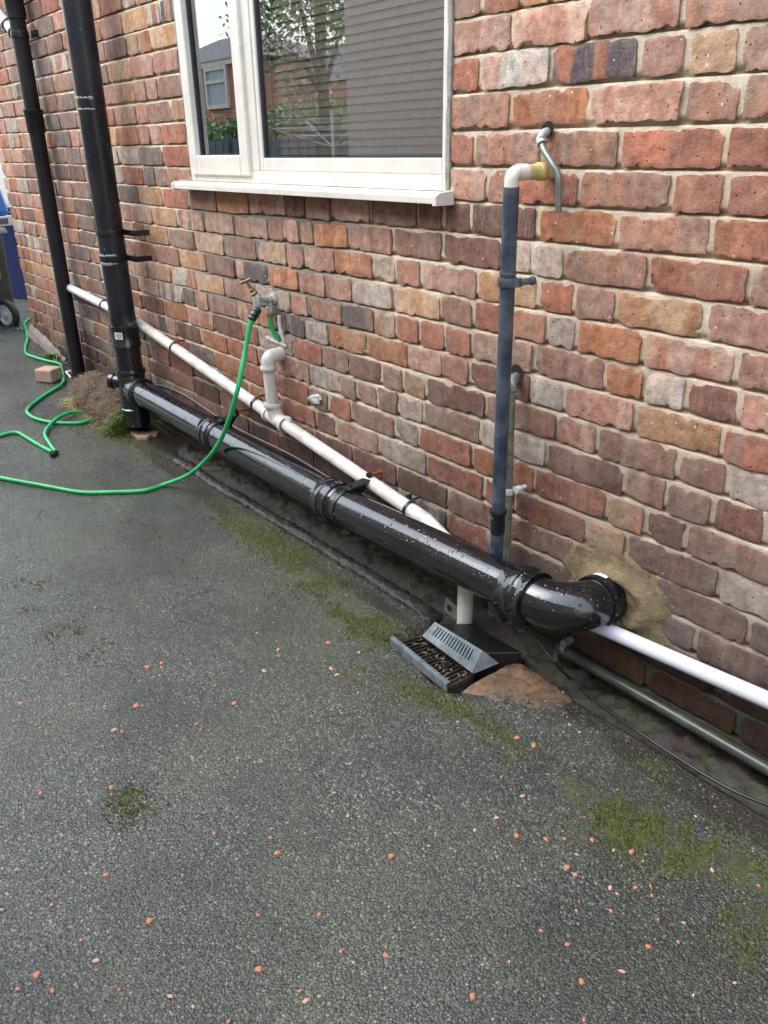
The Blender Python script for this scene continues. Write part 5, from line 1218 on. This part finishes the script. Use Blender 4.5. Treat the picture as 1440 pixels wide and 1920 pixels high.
bag = T('blue_sack', 'bright blue printed sack with white barcode band on the grey bin', 'sack', tuple(bgc))
b = MB(); hexa(b, cornr(fc-d1*.42-d2*.03, .62, .40, gzb+.71), cornr(fc-d1*.42-d2*.01, .56, .36, gzb+1.02)); b.build('body', m_bluebag, bag, smooth=False, bevel=.03)
b = MB(); hexa(b, cornr(fc-d1*.425-d2*.035, .63, .41, gzb+.648), cornr(fc-d1*.425-d2*.035, .63, .41, gzb+.71)); wb = b.build('white_band', m_label, bag, smooth=False, bevel=.006)
b = MB()
for i in range(7): q = fc-d1*.0265-d2*(.0-.03*1)+d2*0; b.box(fc-d2*.0375+d1*(.06+.014*i)+np.array([0, 0, gzb+.68]), (.007, .007, .035))
b.build('barcode', m_print, wb, smooth=False)

# ================================================================== OPPOSITE SIDE (seen in the window)
m_rbrick = NT('far brick'); bt = m_rbrick.n.new('ShaderNodeTexBrick'); bt.inputs['Scale'].default_value = 1; bt.inputs['Brick Width'].default_value = .228; bt.inputs['Row Height'].default_value = .075; bt.inputs['Mortar Size'].default_value = .006
bt.inputs['Color1'].default_value = (.50, .22, .15, 1); bt.inputs['Color2'].default_value = (.44, .18, .12, 1); bt.inputs['Mortar'].default_value = (.28, .2, .15, 1)
X = m_rbrick.sep(); m_rbrick.link(m_rbrick.comb(X[0], X[2], X[1]), bt.inputs['Vector']); m_rbrick.set('Base Color', bt.outputs[0]); m_rbrick.set('Roughness', .9); m_rb = m_rbrick.m
m_brown = NT('brown brick'); bt = m_brown.n.new('ShaderNodeTexBrick'); bt.inputs['Scale'].default_value = 1; bt.inputs['Brick Width'].default_value = .228; bt.inputs['Row Height'].default_value = .075; bt.inputs['Mortar Size'].default_value = .006
bt.inputs['Color1'].default_value = (.50, .41, .35, 1); bt.inputs['Color2'].default_value = (.45, .36, .31, 1); bt.inputs['Mortar'].default_value = (.44, .38, .34, 1)
X = m_brown.sep(); m_brown.link(m_brown.comb(X[0], X[2], X[1]), bt.inputs['Vector']); m_brown.set('Base Color', bt.outputs[0]); m_brown.set('Roughness', .9)
m_tiles = simple('roof tiles', (.13, .11, .12), .8, var=.25, scale=6, bump=.4)
m_fence = simple('dark fence boards', (.09, .11, .13), .7, var=.2, scale=8)
# neighbouring house: brown brick flank along the drive
nh = T('neighbour_building', 'brown brick outbuilding wall reflected in the right of the window', 'building', (-3, -3.6, 0))
exn = mir(645, 150, 3.7)[0]
b = MB(); b.box(((exn+6)/2, -5.2, 1.75), (6-exn, 3.0, 3.5)); b.build('wall', m_brown.m, nh, smooth=False)
b = MB(); b.prism([(-6.9, 3.5), (-3.5, 3.5), (-5.2, 4.2)], exn-.15, 6.2, (1, 2, 0)); b.build('roof', m_tiles, nh, smooth=False)
# far semi
fh = T('far_house', 'red brick house with hipped tile roof reflected in the window', 'house', (-23, -12, 0))
pk_ = mir(368, 88, 11); el = mir(352, 121, 11); er = mir(452, 128, 11); er2 = mir(600, 160, 11)
xe, xl = el[0], -21.3; ez_ = (el[2]+er[2])/2
b = MB(); b.box(((-28+xl)/2, -13.0, ez_/2), (xl+28, 4.0, ez_)); b.build('wall', m_rb, fh, smooth=False)
b = MB(); b.box(((-28+xl)/2, -10.95, ez_+.06), (xl+28.2, .12, .16)); b.build('fascia', m_upvc, fh, smooth=False)
rz = ez_+.75; b = MB(); b.add([(-28.2, -10.85, ez_+.12), (xl+.2, -10.85, ez_+.12), (xl+.2, -15.1, ez_+.12), (-28.2, -15.1, ez_+.12), (-26.6, -13, rz+.3), (xl-3.2, -13, rz+.3)], [[0, 1, 5, 4], [1, 2, 5], [2, 3, 4, 5], [3, 0, 4], [3, 2, 1, 0]]); b.build('roof', m_tiles, fh, smooth=False)
wa_, wb_ = mir(382, 128, 10.95), mir(430, 202, 10.95)
b = MB(); wx0, wx1, wz0, wz1 = wa_[0], wb_[0], wb_[2], wa_[2]
for (x0_, x1_, z0_, z1_) in ((wx0, wx1, wz0, wz0+.1), (wx0, wx1, wz1-.1, wz1), (wx0, wx0+.1, wz0+.1, wz1-.1), (wx1-.1, wx1, wz0+.1, wz1-.1), (wx0+.1, wx1-.1, wz1-.42, wz1-.34)): bar(b, x0_, x1_, z0_, z1_, -10.99, -10.9)
fw = b.build('window', m_upvc, fh, smooth=False)
b = MB(); bar(b, wx0+.1, wx1-.1, wz0+.1, wz1-.1, -10.985, -10.96); b.build('pane', simple('far pane', (.35, .42, .45), .15, var=.1, bump=0), fw, smooth=False)
fh2 = T('far_garage', 'low red brick building with tiled roof reflected behind the tree', 'building', (-17, -12, 0))
r1 = mir(505, 165, 10.5)
b = MB(); b.box(((-18.6-10)/2, -12.0, r1[2]/2), (8.6, 2.6, r1[2])); b.build('wall', m_rb, fh2, smooth=False)
b = MB(); b.prism([(-10.6, r1[2]), (-13.4, r1[2]), (-12, r1[2]+.95)], -18.7, -9.9, (1, 2, 0)); b.build('roof', m_tiles, fh2, smooth=False)
# fence
fe = T('garden_fence', 'dark board fence across the garden reflected low in the window', 'fence', (-13, -7.2, 0))
fzt = mir(420, 262, 7)[2]
for i in range(5):
    x0_ = -22+i*3.1; b = MB()
    for j in range(20): b.box((x0_+.155*j+.07, -7.2+(.012 if j % 2 else 0), fzt/2), (.148, .02, fzt))
    b.build('fence_panel', m_fence, fe, smooth=False); b = MB(); b.box((x0_-.03, -7.17, fzt/2+.05), (.09, .1, fzt+.1)); b.build('fence_post', m_fence, fe, smooth=False)
# bushes and tree
def foliage(name, label, cat, c, r, n, leaf, seed, trunk=True, group=None):
    rg = np.random.RandomState(seed); c = np.array(c); root = T(name, label, cat, (c[0], c[1], 0), group)
    cl = rg.normal(size=(26, 3)); cl /= np.linalg.norm(cl, axis=1)[:, None]; cl = c+cl*np.array(r)*rg.uniform(.35, .95, (26, 1)); k = rg.randint(0, 26, n)
    p = cl[k]+rg.normal(size=(n, 3))*np.array(r)*.17; a = rg.normal(size=(n, 3)); a /= np.linalg.norm(a, axis=1)[:, None]; bb_ = np.cross(a, rg.normal(size=(n, 3))); bb_ /= np.linalg.norm(bb_, axis=1)[:, None]
    s_ = leaf*rg.uniform(.5, 1.2, (n, 1)); Vv = np.stack([p-a*s_, p+bb_*s_*.45, p+a*s_, p-bb_*s_*.45], 1).reshape(-1, 3)
    b = MB(); b.v = [Vv]; b.f = np.arange(4*n).reshape(-1, 4); b.n = 4*n; b.build('crown', m_leaf, root, smooth=False, attrs={'rnd': ('FLOAT', np.repeat(rg.rand(n), 4))})
    if trunk:
        b = MB(); b.tube([(c[0], c[1], 0), (c[0]+.05, c[1], c[2]*.5), (c[0], c[1]+.05, c[2])], [.12, .09, .04], 10)
        for q in range(9): e = cl[q]; b.tube([(c[0], c[1], c[2]*.55+q*.05), lerp((c[0], c[1], c[2]*.7), e, .5), e], [.05, .03, .01], 6)
        b.build('trunk', m_bark, root)
tcx = mir(575, 60, 6); foliage('tree', 'leafy green tree reflected in the middle of the window', 'tree', (tcx[0], -6.2, tcx[2]+.5), (1.3, 1.1, 1.35), 5600, .055, 5)
tcx = mir(430, 235, 9); foliage('bush', 'green bush reflected in the narrow left pane', 'bush', (tcx[0]-.2, -8.8, 1.4), (1.1, .7, .75), 4000, .07, 6, False)
tcx = mir(560, 215, 8); foliage('bush', 'wide dark bush reflected under the tree', 'bush', (tcx[0], -8.3, 1.2), (2.2, .7, .85), 5000, .07, 7, False)
# rotary dryer
dc = mir(620, 250, 5.2); dr = T('rotary_dryer', 'white rotary washing line reflected beside the tree', 'clothes dryer', (dc[0], -5.2, 0))
b = MB(); b.tube([(dc[0], -5.2, 0), (dc[0], -5.2, 1.7)], .02, 8); b.build('pole', m_white2, dr)
for q in range(4):
    a = q*1.571+.3; e = np.array([dc[0]+1.2*math.cos(a), -5.2+1.2*math.sin(a), 1.62]); b = MB(); b.tube([(dc[0], -5.2, 1.28), e], .006, 6); b.build('arm', m_white2, dr)
b = MB()
for rr in (.5, .8, 1.1):
    P = [np.array([dc[0]+rr*math.cos(q*1.571+.3), -5.2+rr*math.sin(q*1.571+.3), 1.28+.34*rr/1.2]) for q in range(5)]
    for q in range(4): b.tube([P[q], P[q+1]], .003, 4)
b.build('line', m_white2, dr)
